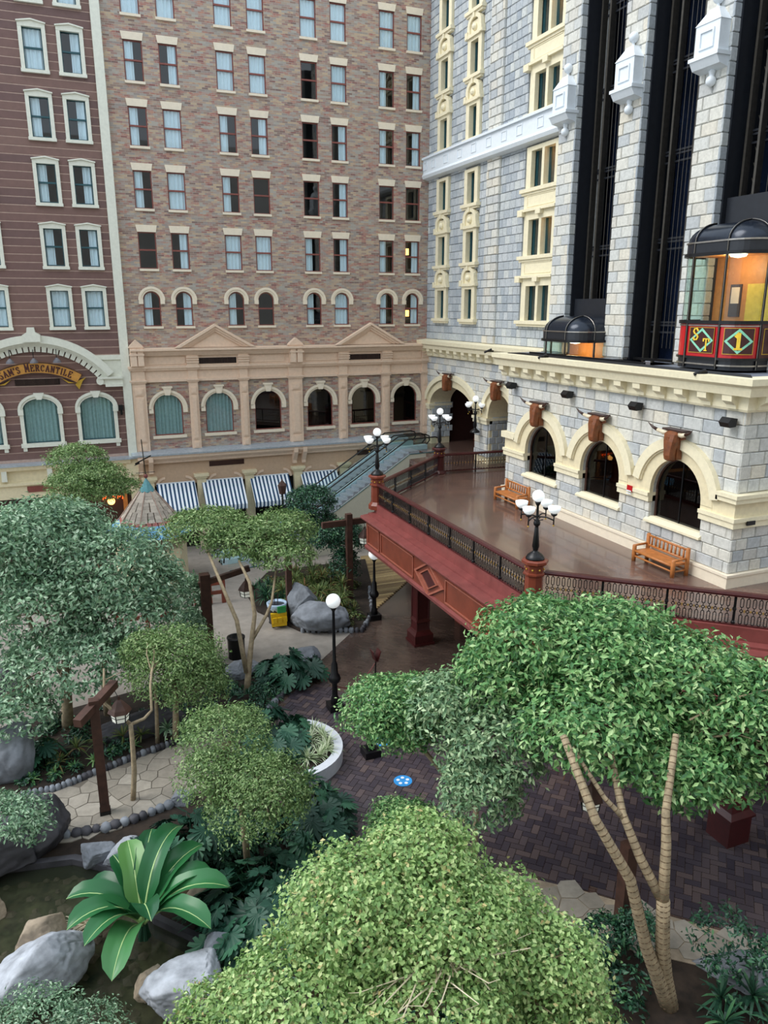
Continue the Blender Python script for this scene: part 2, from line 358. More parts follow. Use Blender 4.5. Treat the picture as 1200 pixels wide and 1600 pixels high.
def courses(u0, u1, z0, z1, h, widths, holes, gap=.018, seed=1, circles=()):
    """returns rectangles (u0,u1,z0,z1) of stones; holes = (u0,u1,z0,z1); circles = (u,z,r,top_only)"""
    R = random.Random(seed); out = []; n = max(1, round((z1-z0)/h)); h = (z1-z0)/n
    for i in range(n):
        a, b = z0+i*h, z0+(i+1)*h; u = u0-R.random()*widths[0]
        while u < u1:
            w = R.choice(widths); s, e = max(u0, u), min(u1, u+w); u += w
            if e-s < .05: continue
            segs = [(s, e, a, b)]
            for (p, q, c, d) in holes:
                new = []
                for (s1, e1, a1, b1) in segs:
                    if e1 <= p or s1 >= q or b1 <= c or a1 >= d: new.append((s1, e1, a1, b1)); continue
                    if s1 < p: new.append((s1, p, a1, b1))
                    if e1 > q: new.append((q, e1, a1, b1))
                    m0, m1 = max(s1, p), min(e1, q)
                    if a1 < c: new.append((m0, m1, a1, c))
                    if b1 > d: new.append((m0, m1, d, b1))
                segs = new
            for (cx, cz, r, rz) in circles:
                new = []
                for (s1, e1, a1, b1) in segs:
                    if b1 <= cz or a1 > cz+rz or e1 < cx-r or s1 > cx+r: new.append((s1, e1, a1, b1)); continue
                    p, q = max(s1, cx-r), min(e1, cx+r)
                    if s1 < p-.03: new.append((s1, p, a1, b1))
                    if e1 > q+.03: new.append((q, e1, a1, b1))
                    um = 0 if p <= cx <= q else min(abs(p-cx), abs(q-cx)); zt = cz+rz*math.sqrt(max(0, 1-(um/r)**2))
                    if zt < b1-.03: new.append((p, q, max(a1, zt), b1))
                segs = new
            out += [g for g in segs if g[1]-g[0] > .04 and g[3]-g[2] > .04]
    return out
def stones_y(name, rects, X, mat, parent, gap=.018, d=.12, limit=300, R=random.Random(3)):   # facing -X
    pieces(name, [(X+d/2-R.random()*.012, (a+b)/2, (c+e)/2, b-a-gap, d, e-c-gap) for a, b, c, e in rects], mat, parent, -PI/2, limit)
def stones_x(name, rects, Y, mat, parent, gap=.018, d=.12, limit=300, R=random.Random(4)):   # facing -Y
    pieces(name, [((a+b)/2, Y+d/2-R.random()*.012, (c+e)/2, b-a-gap, d, e-c-gap) for a, b, c, e in rects], mat, parent, 0, limit)
def struct(o, label=None): o['kind'] = 'structure'; return o
def curtain_mb(x0, x1, Y, z0, z1, seed=0, top=None):
    R = random.Random(seed); mb = MB(); n = max(6, int((x1-x0)/.045)); vs = []
    for i in range(n+1):
        u = x0+(x1-x0)*i/n; y = Y+.05*sin(i*1.3+R.random()*1.5)
        zt = z1 if top is None else top(u)
        vs += [(u, y, z0), (u, y, zt)]
    mb.add(vs, [(2*i, 2*i+2, 2*i+3, 2*i+1) for i in range(n)]); return mb
# ------------------------------------------------------------------ the setting: floors
POND = [(-9, 20.3), (-3.2, 20.3), (-1.2, 19.9), (-.3, 19.2), (.3, 18.2), (.7, 16.8), (1.9, 15.4), (2.4, 14.2), (2.0, 12.6), (-9, 12.2)]
mb = MB(); mb.plate([(-60, -20), (70, -20), (70, 60), (-60, 60)], [POND], F-.5, F, FZ)
fl = struct(mb.build('floor', M['concrete']))
mb = MB(); mb.prism([(-9.2, 11.9), (2.8, 11.9), (2.8, 20.6), (-9.2, 20.6)], F-.75, F-.55, FZ); struct(mb.build('floor', M['pondbed']))
pcx, pcy = -3, 16.5
sc_ = lambda k: [(pcx+(x-pcx)*k, pcy+(y-pcy)*k) for x, y in POND]
mb = MB(); mb.plate(sc_(1.03), [sc_(.975)], F-.55, F+.06, FZ); struct(mb.build('floor', M['rockdark']))
w_ = MB(); w_.prism(POND, F-.14, F-.12, FZ); tag(w_.build('pond_water', M['water'], loc=(-2, 17, F-.19)), 'dark still pond water among the rocks', 'water')
mb = MB(); mb.prism([(8.35, 28.5), (17, 37.4), (45, 37.4), (45, 2), (16, 8.6), (14, 10.5), (11, 13.5), (8, 15.5), (5.2, 17), (4.7, 20), (5.0, 23), (5.4, 25.2), (6.8, 27)], F, F+.012, FZ)
struct(mb.build('floor', M['brownfloor']))
BEDA = [(8.4, 28.2), (7.6, 29.3), (6, 29.7), (4.6, 30.2), (1.5, 29.2), (-6, 27.5), (-8, 24.6), (-1.8, 23.6), (.5, 24.4), (2.5, 25.1), (4.5, 25.0), (5.4, 25.1), (5.9, 25.8), (6.9, 27)]
BEDB = [(8.9, 32.4), (11.5, 31.3), (12.8, 33), (14.2, 36.5), (15.5, 41), (9.5, 41), (7.6, 38), (7.6, 35.5)]
BEDC = [(-12, -5), (20, -5), (18, 5), (15.2, 8.6), (13.0, 10.4), (11, 12.2), (9.6, 13.9), (8, 15.4), (5, 17), (4.7, 20), (5.2, 22), (3.4, 21.7), (2.2, 21.7), (.3, 21.1), (-1.3, 21.2), (-2.5, 22.2), (-12, 23)]
for pl_, h in ((BEDA, .1), (BEDB, .12)):
    mb = MB(); mb.prism(pl_, F, F+h, FZ); struct(mb.build('floor', M['soil']))
mb = MB(); mb.plate(BEDC, [POND], F-.02, F+.03, FZ); struct(mb.build('floor', M['soil']))
# the garden path and the side strip of stamped crazy paving: jittered hexagons, each its own stone
def inpoly(x, y, P):
    c = False
    for i in range(len(P)):
        x1, y1 = P[i]; x2, y2 = P[i-1]
        if (y1 > y) != (y2 > y) and x < (x2-x1)*(y-y1)/(y2-y1)+x1: c = not c
    return c
def crazy(poly, s, name, floor_o, z):
    R = random.Random(5); cache = {}
    def jit(p):
        k = (round(p[0], 2), round(p[1], 2))
        if k not in cache: cache[k] = (p[0]+R.uniform(-.3, .3)*s, p[1]+R.uniform(-.3, .3)*s)
        return cache[k]
    xs = [p[0] for p in poly]; ys = [p[1] for p in poly]; dx = s*math.sqrt(3); i = 0; y = min(ys)
    while y < max(ys):
        x = min(xs)+(dx/2 if i % 2 else 0)
        while x < max(xs):
            if inpoly(x, y, poly):
                vs = [jit((x+s*cos(rad(60*k+30)), y+s*sin(rad(60*k+30)))) for k in range(6)]
                cx = sum(v[0] for v in vs)/6; cy = sum(v[1] for v in vs)/6
                vs = [(cx+(a-cx)*.955, cy+(b-cy)*.955) for a, b in vs]
                m = MB(); m.prism(vs, z, z+.03+R.random()*.008, FZ); m.build(name, M['crazy'], floor_o)
            x += dx
        y += 1.5*s; i += 1
PATH = [(-2.6, 23.3), (-1.7, 20.9), (.3, 20.9), (2.2, 21.5), (5.0, 21.8), (4.9, 24.6), (2.6, 24.7), (.5, 24.1), (-1.6, 23.3)]
mb = MB(); mb.prism([(x, y) for x, y in PATH], F+.0, F+.045, FZ); pth = struct(mb.build('floor', flat('path_joint_sand', '#6f675d', .9))); crazy(PATH, .36, 'paving_stone', pth, F+.03)
STRIP = [(9.0, 14.9), (8.3, 14.0), (10.2, 12.2), (12.6, 10.2), (13.6, 9.3), (14.6, 9.9), (13.96, 10.6), (11.04, 13.6), (9.9, 14.6)]
mb = MB(); mb.prism(STRIP, F, F+.05, FZ); pth2 = struct(mb.build('floor', M['rocktan'])); crazy(STRIP, .36, 'paving_stone', pth2, F+.035)
# herringbone brick pavers, near part of the promenade
PAV = [(8.35, 27.2), (9.2, 24.8), (12.4, 22), (15, 19), (20, 16), (20, 6), (16, 8.7), (14.1, 10.5), (11.2, 13.6), (8.2, 15.6), (5.4, 17.2), (4.9, 20), (5.2, 23), (5.7, 25.2), (6.9, 26.8)]
items = []; bw = .21
for i in range(-80, 80):
    for j in range(-80, 80):
        # herringbone cell: horizontal brick 2x1 and vertical 1x2
        bx, by = i+j*1, 0
        k = (i-j) % 4
        if k == 0: cx, cy, sx, sy = i+1, j+.5, 2, 1
        elif k == 2: cx, cy, sx, sy = i+.5+0, j+1+0, 1, 2
        else: continue
        if k == 2: cx, cy = i+.5, j+0
        x, y = cx*bw, cy*bw; a = rad(45); X = x*cos(a)-y*sin(a)+9.5; Y = x*sin(a)+y*cos(a)+20
        if inpoly(X, Y, PAV): items.append((X, Y, F+.02, sx*bw-.018, sy*bw-.018, a))
items.sort(key=lambda t: abs(t[0]-7.6)+abs(t[1]-21))
def paverbox(t, m):
    c, s = cos(t[5]), sin(t[5]); vs = []
    for dz in (-.012, .012):
        for u, v in ((-1, -1), (1, -1), (1, 1), (-1, 1)):
            x, y = u*t[3]/2, v*t[4]/2; vs.append((t[0]+x*c-y*s, t[1]+x*s+y*c, t[2]+dz))
    m.add(vs, [(4, 5, 6, 7), (0, 1, 5, 4), (1, 2, 6, 5), (2, 3, 7, 6), (3, 0, 4, 7)])
ume = {}
for t in items[:300]:
    key = t[3] > t[4]
    if key not in ume:
        m = MB(); paverbox((0, 0, 0, t[3], t[4], 0), m); me = bpy.data.meshes.new('paver'); me.from_pydata(m.v, [], m.f); me.materials.append(M['paver']); ume[key] = me
    o = link('paver', ume[key], fl); o.location = (t[0], t[1], t[2]); o.rotation_euler = (0, 0, t[5])
m = MB()
for t in items[300:]: paverbox(t, m)
m.build('paver', M['paver'], fl)['kind'] = 'stuff'
# boardwalk beside the planting bed
bd = empty('boardwalk', (14.5, 36, F), 'striped wooden boardwalk wedge between the planting bed and the red terrace', 'boardwalk')
for i in range(44):
    y = 33.4+i*.19; x0 = 12.7+(y-33.4)*.34; x1 = max(x0+.2, 13.2+(y-33.4)*1.0)
    MB().box(x0, min(x1, 17.3), y, y+.175, F+.015, F+.07).build('board', M['boardwalk'], bd)
# unseen hotel wing behind the camera, added to hold back sky light
mb = MB(); mb.box(-45, 60, -7.5, -7, F, 33); struct(mb.build('wall_light_block', flat('unseen_hotel_wall', '#d6d1c8', .8)))
# ------------------------------------------------------------------ brick building
YB = 48.0
ROWS = [18.18+3.257*i for i in range(5)]
COLX = [4.89, 6.74, 9.85, 11.70, 14.80, 16.65, 19.76, 21.59]
CUR = ['NRFFLRLR', 'LFLNNRNN', 'LFLRNRLR', 'LRFFNFLR', 'FFFFFFFF']; CURA = 'LRLNLFLR'
ARCHX = [(5.38, 'C'), (8.48, 'C'), (11.58, 'N'), (15.05, 'N'), (18.1, 'N'), (21.13, 'N')]
bb = empty('brick_building', (13, YB, F), 'tall brown brick hotel front with a tan classical lower storey', 'building')
holes = []
for zt in ROWS:
    for x in COLX: holes.append([(x-.5, zt-2.39), (x+.5, zt-2.39), (x+.5, zt-.38), (x-.5, zt-.38)])
for x in COLX: holes.append([(x-.49, 12.55)]+[(x+.49, 12.55)]+arc(x, 14.03, .49, 0, 180, 10))
for x, k in ARCHX: holes.append([(x-.86, 6.05), (x+.86, 6.05)]+arc(x, 7.72, .86, 0, 180, 14))
mb = MB(); mb.plate([(3.2, F), (23.5, F), (23.5, 33.5), (3.2, 33.5)], holes, 0, .35, FX(YB)); mb.build('wall', M['brick'], bb)
mb = MB(); mb.box(3.2, 23.5, YB+1.2, YB+1.3, F, 33.5); mb.box(3.1, 3.2, YB+.35, YB+1.3, F, 33.5); mb.build('inner_wall', M['dark'], bb)  # dark plate behind the windows in place of room shade
def window(parent, x, z0, z1, w, code, fm, seed, archz=None, cm=None, sash=True, Y=YB, gl='glass'):
    """frame part with pane, sash bar and curtain children"""
    t = .055; Yf = Y+.06
    m = MB()
    m.box(x-w/2, x-w/2+t, Yf, Yf+.08, z0, z1 if archz is None else archz); m.box(x+w/2-t, x+w/2, Yf, Yf+.08, z0, z1 if archz is None else archz); m.box(x-w/2, x+w/2, Yf, Yf+.08, z0, z0+t)
    if archz is None: m.box(x-w/2, x+w/2, Yf, Yf+.08, z1-t, z1)
    else: ring(m, x, archz, w/2-t, w/2, 0, 180, 12, 0, .08, FX(Yf), riz=z1-archz-t, roz=z1-archz)
    if sash: zm = (z0+z1)/2+.03; m.box(x-w/2, x+w/2, Yf-.02, Yf+.07, zm-.04, zm+.04)
    fr = m.build('window', fm, parent)
    p = MB()
    if archz is None: P_ = [(x-w/2, z0), (x+w/2, z0), (x+w/2, z1), (x-w/2, z1)]
    else: P_ = [(x-w/2, z0), (x+w/2, z0)]+arc(x, archz, w/2, 0, 180, 12, z1-archz)
    p.add([(u, Yf+.04, v) for u, v in P_], [tuple(range(len(P_)))])
    p.build('pane', M[gl], fr)
    top = None if archz is None else (lambda u: archz+(z1-archz)*math.sqrt(max(0, 1-((u-x)/(w/2+.001))**2)))
    if code != 'N':
        a, b = {'F': (0, 1), 'L': (0, .52), 'R': (.5, 1), 'C': (0, 1)}[code]
        curtain_mb(x-w/2+a*w, x-w/2+b*w, Yf+.10, z0, z1, seed, top).build('curtain', cm or M['curtain'], fr)
    return fr
sd = 0
for r, zt in enumerate(ROWS):
    for c, x in enumerate(COLX):
        sd += 1; window(bb, x, zt-2.39, zt-.38, 1.0, CUR[r][c], M['frame_red'], sd)
        MB().prism([(x-.52, zt-.38), (x+.52, zt-.38), (x+.59, zt), (x-.59, zt)], -.05, .1, FX(YB)).build('lintel', M['ivory'], bb)
        MB().box(x-.54, x+.54, YB-.12, YB+.1, zt-2.52, zt-2.39).build('sill', M['ivory'], bb)
for c, x in enumerate(COLX):
    sd += 1; window(bb, x, 12.55, 14.52, .98, CURA[c], M['frame_red'], sd, archz=14.03)
    m = MB(); ring(m, x, 14.05, .5, .70, 0, 180, 14, -.12, .05, FX(YB)); ring(m, x, 14.05, .62, .76, 0, 180, 14, -.17, -.1, FX(YB))
    for s in (-1, 1): m.box(x+s*.61-.12, x+s*.61+.12, YB-.18, YB+.02, 13.82, 14.07)
    m.build('hood_mould', M['ivory'], bb)
    MB().box(x-.56, x+.56, YB-.12, YB+.1, 12.42, 12.55).build('sill', M['ivory'], bb)
# warm lamps seen in two rooms
for (x, z) in ((21.45, 17.2), (21.5, 13.25)):
    MB().box(x-.22, x+.22, YB+.75, YB+.95, z-.2, z+.2).build('room_lamp', M['lampwarm'], bb)
# lower classical storey
for i, (x, k) in enumerate(ARCHX):
    fr = window(bb, x, 6.05, 8.58, 1.72, k, M['frame_red'], 90+i, archz=7.72, cm=M['tealcurtain'], sash=False, gl='glass' if k == 'C' else 'glassdark')
    m = MB(); ring(m, x, 7.66, .88, 1.06, 0, 180, 18, -.12, .05, FX(YB)); ring(m, x, 7.66, 1.0, 1.15, 0, 180, 18, -.2, -.1, FX(YB))
    for s in (-1, 1): m.box(x+s*1.01-.13, x+s*1.01+.13, YB-.2, YB+.02, 7.44, 7.7)
    m.prism([(x-.14, 8.5), (x+.14, 8.5), (x+.26, 8.98), (x-.26, 8.98)], -.26, 0, FX(YB)); m.box(x-.3, x+.3, YB-.3, YB, 8.93, 9.02)
    m.build('hood_mould', M['ivory'], bb)
    MB().box(x-1.0, x+1.0, YB-.14, YB+.1, 5.87, 6.04).build('sill', M['ivory'], bb)
def pilaster(x0, x1):
    m = MB(); m.box(x0, x1, YB-.22, YB, 5.05, 9.3); w = x1-x0
    for a, b in ((5.2, 5.6), (5.75, 8.4), (8.55, 8.95)):
        m.box(x0+.2*w, x1-.2*w, YB-.28, YB-.2, a, b); m.box(x0+.3*w, x1-.3*w, YB-.31, YB-.2, a+.08, b-.08)
    m.box(x0-.06, x1+.06, YB-.28, YB, 9.26, 9.36); m.box(x0-.1, x1+.1, YB-.34, YB, 9.36, 9.44)
    m.box(x0, x1, YB-.22, YB, 9.4, 10.05); m.box(x0-.08, x1+.08, YB-.34, YB, 10.0, 10.12); m.box(x0-.14, x1+.14, YB-.44, YB, 10.12, 10.26)
    m.build('pilaster', M['tan'], bb)
for x0, x1 in ((3.36, 4.15), (6.67, 7.22), (9.79, 10.31), (12.95, 13.83), (16.32, 16.9), (19.36, 19.93), (22.3, 23.0)):
    pilaster(x0, x1)
    m = MB(); w = x1-x0
    if w > .7:
        m.box(x0+.02, x1-.02, YB-.55, YB, 10.26, 11.35)
        for a in (0, .55): m.box(x0+.05+a*w*.9, x0+.38+a*w*.9, YB-.68, YB-.5, 10.3, 11.3); 
        m.box(x0-.02, x1+.02, YB-.72, YB-.5, 10.9, 11.0)
        m.prism([(x0-.05, 11.35), (x1+.05, 11.35), (x1-.05, 11.48), (x0+w*.62, 11.72), (x0+w*.5, 11.8), (x0+w*.38, 11.72), (x0+.05, 11.48)], -.6, -.1, FX(YB))
        m.build('corner_block', M['tan'], bb)
    else:
        m.box(x0-.06, x1+.06, YB-.42, YB, 10.26, 10.85)
        for k in range(3): m.box(x0-.1, x1+.1, YB-.5, YB-.38, 10.42+.14*k, 10.5+.14*k)
        m.build('console', M['tan'], bb)
m = MB(); m.box(3.4, 23, YB-.2, YB, 9.3, 9.44); m.box(3.4, 23, YB-.1, YB, 9.44, 10.0); m.box(3.4, 23, YB-.28, YB, 10.0, 10.12); m.box(3.4, 23, YB-.36, YB, 10.12, 10.24); m.build('lower_frieze', M['tan'], bb)
m = MB(); m.box(3.4, 23, YB-.25, YB, 10.24, 10.85); m.build('upper_frieze', M['tan'], bb)
for x0, x1 in ((4.4, 6.55), (10.45, 12.7), (14.05, 16.2), (20.1, 22.2)):
    m = MB()
    for a, b, c, d in ((x0, x1, 10.34, 10.38), (x0, x1, 10.76, 10.8), (x0, x0+.04, 10.34, 10.8), (x1-.04, x1, 10.34, 10.8)): m.box(a, b, YB-.29, YB-.22, c, d)
    m.build('frieze_panel', M['tan'], bb)
for x0, x1 in ((7.36, 9.63), (17.0, 19.23)):
    m = MB(); m.box(x0, x1, YB-.27, YB-.24, 10.33, 10.68)
    v = m.build('vent', M['dark'], bb); m = MB()
    for k in range(22): a = x0+.05+k*(x1-x0-.1)/22; m.box(a, a+.03, YB-.3, YB-.26, 10.34, 10.67)
    m.build('vent_slat', M['darkwood'], v)
m = MB(); prof = [(0, 10.85), (-.42, 10.85), (-.5, 10.95), (-.62, 11.1), (-.8, 11.16), (-.8, 11.27), (0, 11.31)]
m.prism([(a, b) for a, b in prof], 3.4, 23.2, lambda u, v, w: (w, YB+u, v)); m.build('cornice', M['tan'], bb)
for cx in (8.36, 18.4):
    m = MB(); A = [(cx-2.4, 11.31), (cx+2.4, 11.31), (cx, 12.66)]
    m.prism([(cx-2.1, 11.31), (cx+2.1, 11.31), (cx, 12.45)], -.45, 0, FX(YB)); m.build('pediment', M['tan'], bb)
    m = MB()
    for s in (-1, 1):
        for o_, d_ in ((0, -.8), (.14, -.68), (.26, -.58)):
            x2 = cx+s*(2.42-o_*1.9); z2 = 12.68-o_*1.15
            m.prism([(x2, 11.31), (cx, z2), (cx, z2-.15), (x2-s*.3, 11.31)], d_, -.4, FX(YB))
    m.build('raking_cornice', M['tan'], bb)
# ledge above the shopfronts
m = MB(); m.prism([(0, 4.95), (-.95, 4.95), (-.95, 5.05), (0, 5.2)], 3.0, 21.0, lambda u, v, w: (w, YB+u, v)); m.build('ledge_flashing', M['flash'], bb)
m = MB(); m.prism([(0, 4.95), (-.88, 4.95), (-.85, 4.75), (-.6, 4.55), (-.55, 4.42), (0, 4.42)], 3.3, 20.7, lambda u, v, w: (w, YB+u, v)); m.build('ledge_cornice', M['tan'], bb)
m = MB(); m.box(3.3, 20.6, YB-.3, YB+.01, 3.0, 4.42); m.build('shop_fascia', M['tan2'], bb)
for x0 in (7.6, 17.5):
    m = MB(); m.box(x0, x0+2.2, YB-.33, YB-.29, 3.98, 4.3); m.build('vent', M['darkwood'], bb)
for xc in (3.75, 13.4):
    for s in (-.3, .3):
        m = MB(); m.prism([(-.3, 4.9), (-.95, 4.9), (-.95, 4.6), (-.5, 4.0), (-.5, 3.8), (-.3, 3.8)], xc+s-.13, xc+s+.13, lambda u, v, w: (w, YB+u, v)); m.build('bracket', M['tan'], bb)
for xc in (3.9, 7.04, 10.08, 13.3, 16.5):
    m = MB(); m.box(xc-.28, xc+.28, YB-.5, YB-.2, F, 3.35); m.box(xc-.1, xc+.1, YB-.54, YB-.48, 2.2, 2.9); m.box(xc-.45, xc+.45, YB-.65, YB-.2, 3.42, 3.6); m.box(xc-.36, xc+.36, YB-.58, YB-.2, 3.3, 3.44); m.build('shop_column', M['cream2'], bb)
    for s in (-1, 1):
        m = MB(); ring(m, xc+s*.95, 2.95, .42, .56, 0 if s < 0 else 90, 90 if s < 0 else 180, 6, -.36, -.28, FX(YB)); m.build('scroll', M['tan'], bb)
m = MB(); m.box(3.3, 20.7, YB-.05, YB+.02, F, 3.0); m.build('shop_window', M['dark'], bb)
for i, (x0, x1, lab) in enumerate(((4.3, 6.62, 'leftmost of the four striped awnings, behind the shingled cone roof'), (7.04, 9.62, 'second striped awning from the left'), (10.1, 12.65, 'third striped awning from the left'), (13.47, 15.98, 'rightmost striped awning, partly behind the escalator'))):
    a = empty('striped_awning', ((x0+x1)/2, YB-.3, 1.3), 'blue and white '+lab, 'awning', 'striped awnings over the shopfronts')
    m = MB(); n = 21; fr = lambda u, v, w: (w, YB-.35+u, v)
    m.prism([(0, 3.1), (-1.35, 1.72), (-1.38, 1.72), (-.03, 3.14)], x0, x1, fr); m.build('canvas', M['stripe'], a)
    m = MB()
    for k in range(n):
        p = x0+(x1-x0)*k/n; q = x0+(x1-x0)*(k+1)/n
        m.prism([(p, 1.72), (q, 1.72), (q-.01, 1.45), ((p+q)/2, 1.36), (p+.01, 1.45)], -1.74, -1.72, FX(YB))
    m.build('valance', M['stripe'], a)
    m = MB(); m.tube([(x0, YB-.4, 3.12), (x1, YB-.4, 3.12)], .04); m.build('roller', M['white'], a)
# ------------------------------------------------------------------ mercantile building
mc = empty('clapboard_building', (-1, YB, F), 'brown clapboard shop building with cream window casings at left', 'building')
SR = [27.87, 24.63, 21.38, 18.10, 14.83, 31.1]; SX = [-.08, 1.75, -3.3, -5.15]
SC = {27.87: 'FRLR', 24.63: 'LRFR', 21.38: 'LRFL', 18.10: 'LRRF', 14.83: 'FFRL', 31.1: 'FFFF'}
holes = []; hr = []
for zt in SR:
    for x in SX: holes.append([(x-.48, zt-2.25), (x+.48, zt-2.25), (x+.48, zt-.28), (x-.48, zt-.28)]); hr.append((x-.55, x+.55, zt-2.3, zt-.2))
BX = [-1.73, 1.3, -4.75]
for x in BX:
    holes.append([(x-.93, 6.05), (x+.93, 6.05)]+arc(x, 8.0, .93, 0, 180, 12, .62)); hr.append((x-.95, x+.95, 6.0, 8.55))
mb = MB(); mb.plate([(-9, F), (3.2, F), (3.2, 33.5), (-9, 33.5)], holes, 0, .3, FX(YB)); mb.build('wall', M['joint'], mc)
mb = MB(); mb.box(-9, 3.1, YB+1.2, YB+1.3, F, 33.5); mb.build('inner_wall', M['dark'], mc)  # same dark plate, room shade given as colour
n = int((33-5.1)/.42); it = []; R = random.Random(9)
rects = []
for i in range(66):
    a = 5.1+i*.42; b = a+.42
    if R.random() < .35 and False: pass
    segs = [(-6.6, 2.86, a, b)]
    for (p, q, c, d) in hr:
        new = []
        for (s1, e1, a1, b1) in segs:
            if e1 <= p or s1 >= q or b1 <= c or a1 >= d: new.append((s1, e1, a1, b1)); continue
            if s1 < p: new.append((s1, p, a1, b1))
            if e1 > q: new.append((q, e1, a1, b1))
            m0, m1 = max(s1, p), min(e1, q)
            if a1 < c-.02: new.append((m0, m1, a1, c))
            if b1 > d+.02: new.append((m0, m1, d, b1))
        segs = new
    rects += [s for s in segs if s[0] < 2.86]
pieces('plank', [((a+b)/2, YB-.002, (c+e)/2, b-a-.004, .03, e-c-.05) for a, b, c, e in rects], M['plank'], mc, 0, 300, ch=.012)
for zt in SR:
    for i, x in enumerate(SX):
        sd += 1; window(mc, x, zt-2.25, zt-.28, .96, SC[zt][i], M['frame_teal'], sd)
        m = MB(); m.box(x-.66, x-.47, YB-.14, YB+.05, zt-2.3, zt-.2); m.box(x+.47, x+.66, YB-.14, YB+.05, zt-2.3, zt-.2)
        m.prism([(x-.66, zt-.3), (x+.66, zt-.3), (x+.66, zt-.1), (x, zt+.02), (x-.66, zt-.1)], -.15, .05, FX(YB))
        m.prism([(x-.7, zt-.12), (x, zt), (x+.7, zt-.12), (x+.7, zt-.06), (x, zt+.07), (x-.7, zt-.06)], -.24, 0, FX(YB))
        m.box(x-.69, x+.69, YB-.2, YB+.05, zt-2.43, zt-2.28); m.build('casing', M['sage'], mc)
for i, x in enumerate(BX):
    sd += 1; window(mc, x, 6.05, 8.6, 1.86, 'C', M['frame_teal'], sd, archz=7.98, cm=M['tealcurtain'], sash=False)
    m = MB(); m.box(x-1.12, x-.92, YB-.16, YB+.05, 5.95, 8.0); m.box(x+.92, x+1.12, YB-.16, YB+.05, 5.95, 8.0)
    ring(m, x, 7.98, .92, 1.12, 0, 180, 14, -.16, .05, FX(YB), riz=.62, roz=.84); ring(m, x, 7.98, 1.04, 1.18, 0, 180, 14, -.24, -.1, FX(YB), riz=.76, roz=.9)
    m.prism([(x-.13, 8.55), (x+.13, 8.55), (x+.28, 8.92), (x-.28, 8.92)], -.3, 0, FX(YB))
    for s in (-1, 1): m.box(x+s*1.04-.14, x+s*1.04+.14, YB-.24, YB, 7.7, 8.0); m.box(x+s*1.02-.1, x+s*1.02+.1, YB-.2, YB, 5.62, 5.86)
    m.box(x-1.2, x+1.2, YB-.26, YB+.05, 5.84, 6.04); m.build('casing', M['sage'], mc)
m = MB(); m.box(2.86, 3.34, YB-.3, YB+.1, 3.9, 33.5); m.build('corner_board', M['sage'], mc)
# segmental arched cornice
m = MB(); R_ = 5.1; zc = 7.0; cx = -1.74
for ri, ro, d in ((4.72, 5.12, -.62), (4.6, 4.78, -.45), (4.5, 4.62, -.3)): ring(m, cx, zc, ri, ro, 36, 144, 36, d, 0, FX(YB))
m.build('arched_cornice', M['sage'], mc)
for k in range(27):
    a = 36+k*4.1; m = MB(); ring(m, cx, zc, 4.22, 4.5, a, a+3.2, 2, -.26, 0, FX(YB)); m.build('voussoir', M['sage'], mc)
m = MB(); m.prism([(cx-.43, 11.78), (cx+.43, 11.78), (cx+.46, 12.15), (cx+.22, 12.3), (cx+.18, 12.55), (cx-.18, 12.55), (cx-.22, 12.3), (cx-.46, 12.15)], -.85, 0, FX(YB)); m.build('keystone', M['sage'], mc)
m = MB(); m.box(1.6, 2.86, YB-.4, YB, 9.3, 9.66); m.box(1.9, 2.86, YB-.5, YB, 9.16, 9.32); m.box(1.75, 2.86, YB-.2, YB, 9.6, 10.7); m.box(1.4, 2.86, YB-.3, YB, 10.7, 10.95); m.box(1.5, 2.86, YB-.55, YB-.1, 9.62, 9.74); ring(m, 1.62, 9.48, .01, .2, 0, 360, 14, -.5, 0, FX(YB)); m.build('springer', M['sage'], mc)
m = MB(); m.box(-2.88, -.55, YB-.08, YB-.03, 9.36, 9.7); v = m.build('vent', M['dark'], mc)
m = MB()
for k in range(40): m.box(-2.86+k*.057, -2.84+k*.057, YB-.1, YB-.07, 9.38, 9.68)
m.build('vent_slat', M['darkwood'], v)
m = MB(); m.box(-9, 3.3, YB-.75, YB, 4.84, 4.95); m.build('ledge_flashing', M['flash'], mc)
m = MB(); m.prism([(0, 4.84), (-.68, 4.84), (-.6, 4.6), (-.3, 4.5), (-.28, 3.9), (-.5, 3.85), (-.5, 3.7), (0, 3.7)], -9, 2.9, lambda u, v, w: (w, YB+u, v)); m.build('lower_cornice', M['cream2'], mc)
for x in (-4.0, -1.6, .6): m = MB(); m.box(x-.14, x+.14, YB-.6, YB, 4.0, 4.8); m.build('bracket', M['sage'], mc)
m = MB(); m.box(2.65, 3.35, YB-.5, YB, 3.85, 4.8); m.box(2.8, 3.3, YB-.4, YB, F, 3.85); m.build('corner_pier', M['cream2'], mc)
m = MB(); m.box(-9, 2.8, YB-.35, YB, 2.9, 3.7); m.build('shop_fascia', M['cream2'], mc)
m = MB(); m.box(-2.9, -1.2, YB-.4, YB-.34, 3.25, 3.6); m.build('vent', M['frame_red'], mc)
m = MB(); m.box(-9, 2.8, YB-.1, YB-.02, F, 2.9); m.build('shop_window', M['darkwood'], mc)
m = MB(); m.box(2.3, 2.55, YB-.3, YB-.05, F, 2.9); m.box(-9, 2.8, YB-.3, YB-.05, .6, .8); m.build('shop_mullion', M['orangewall'], mc)
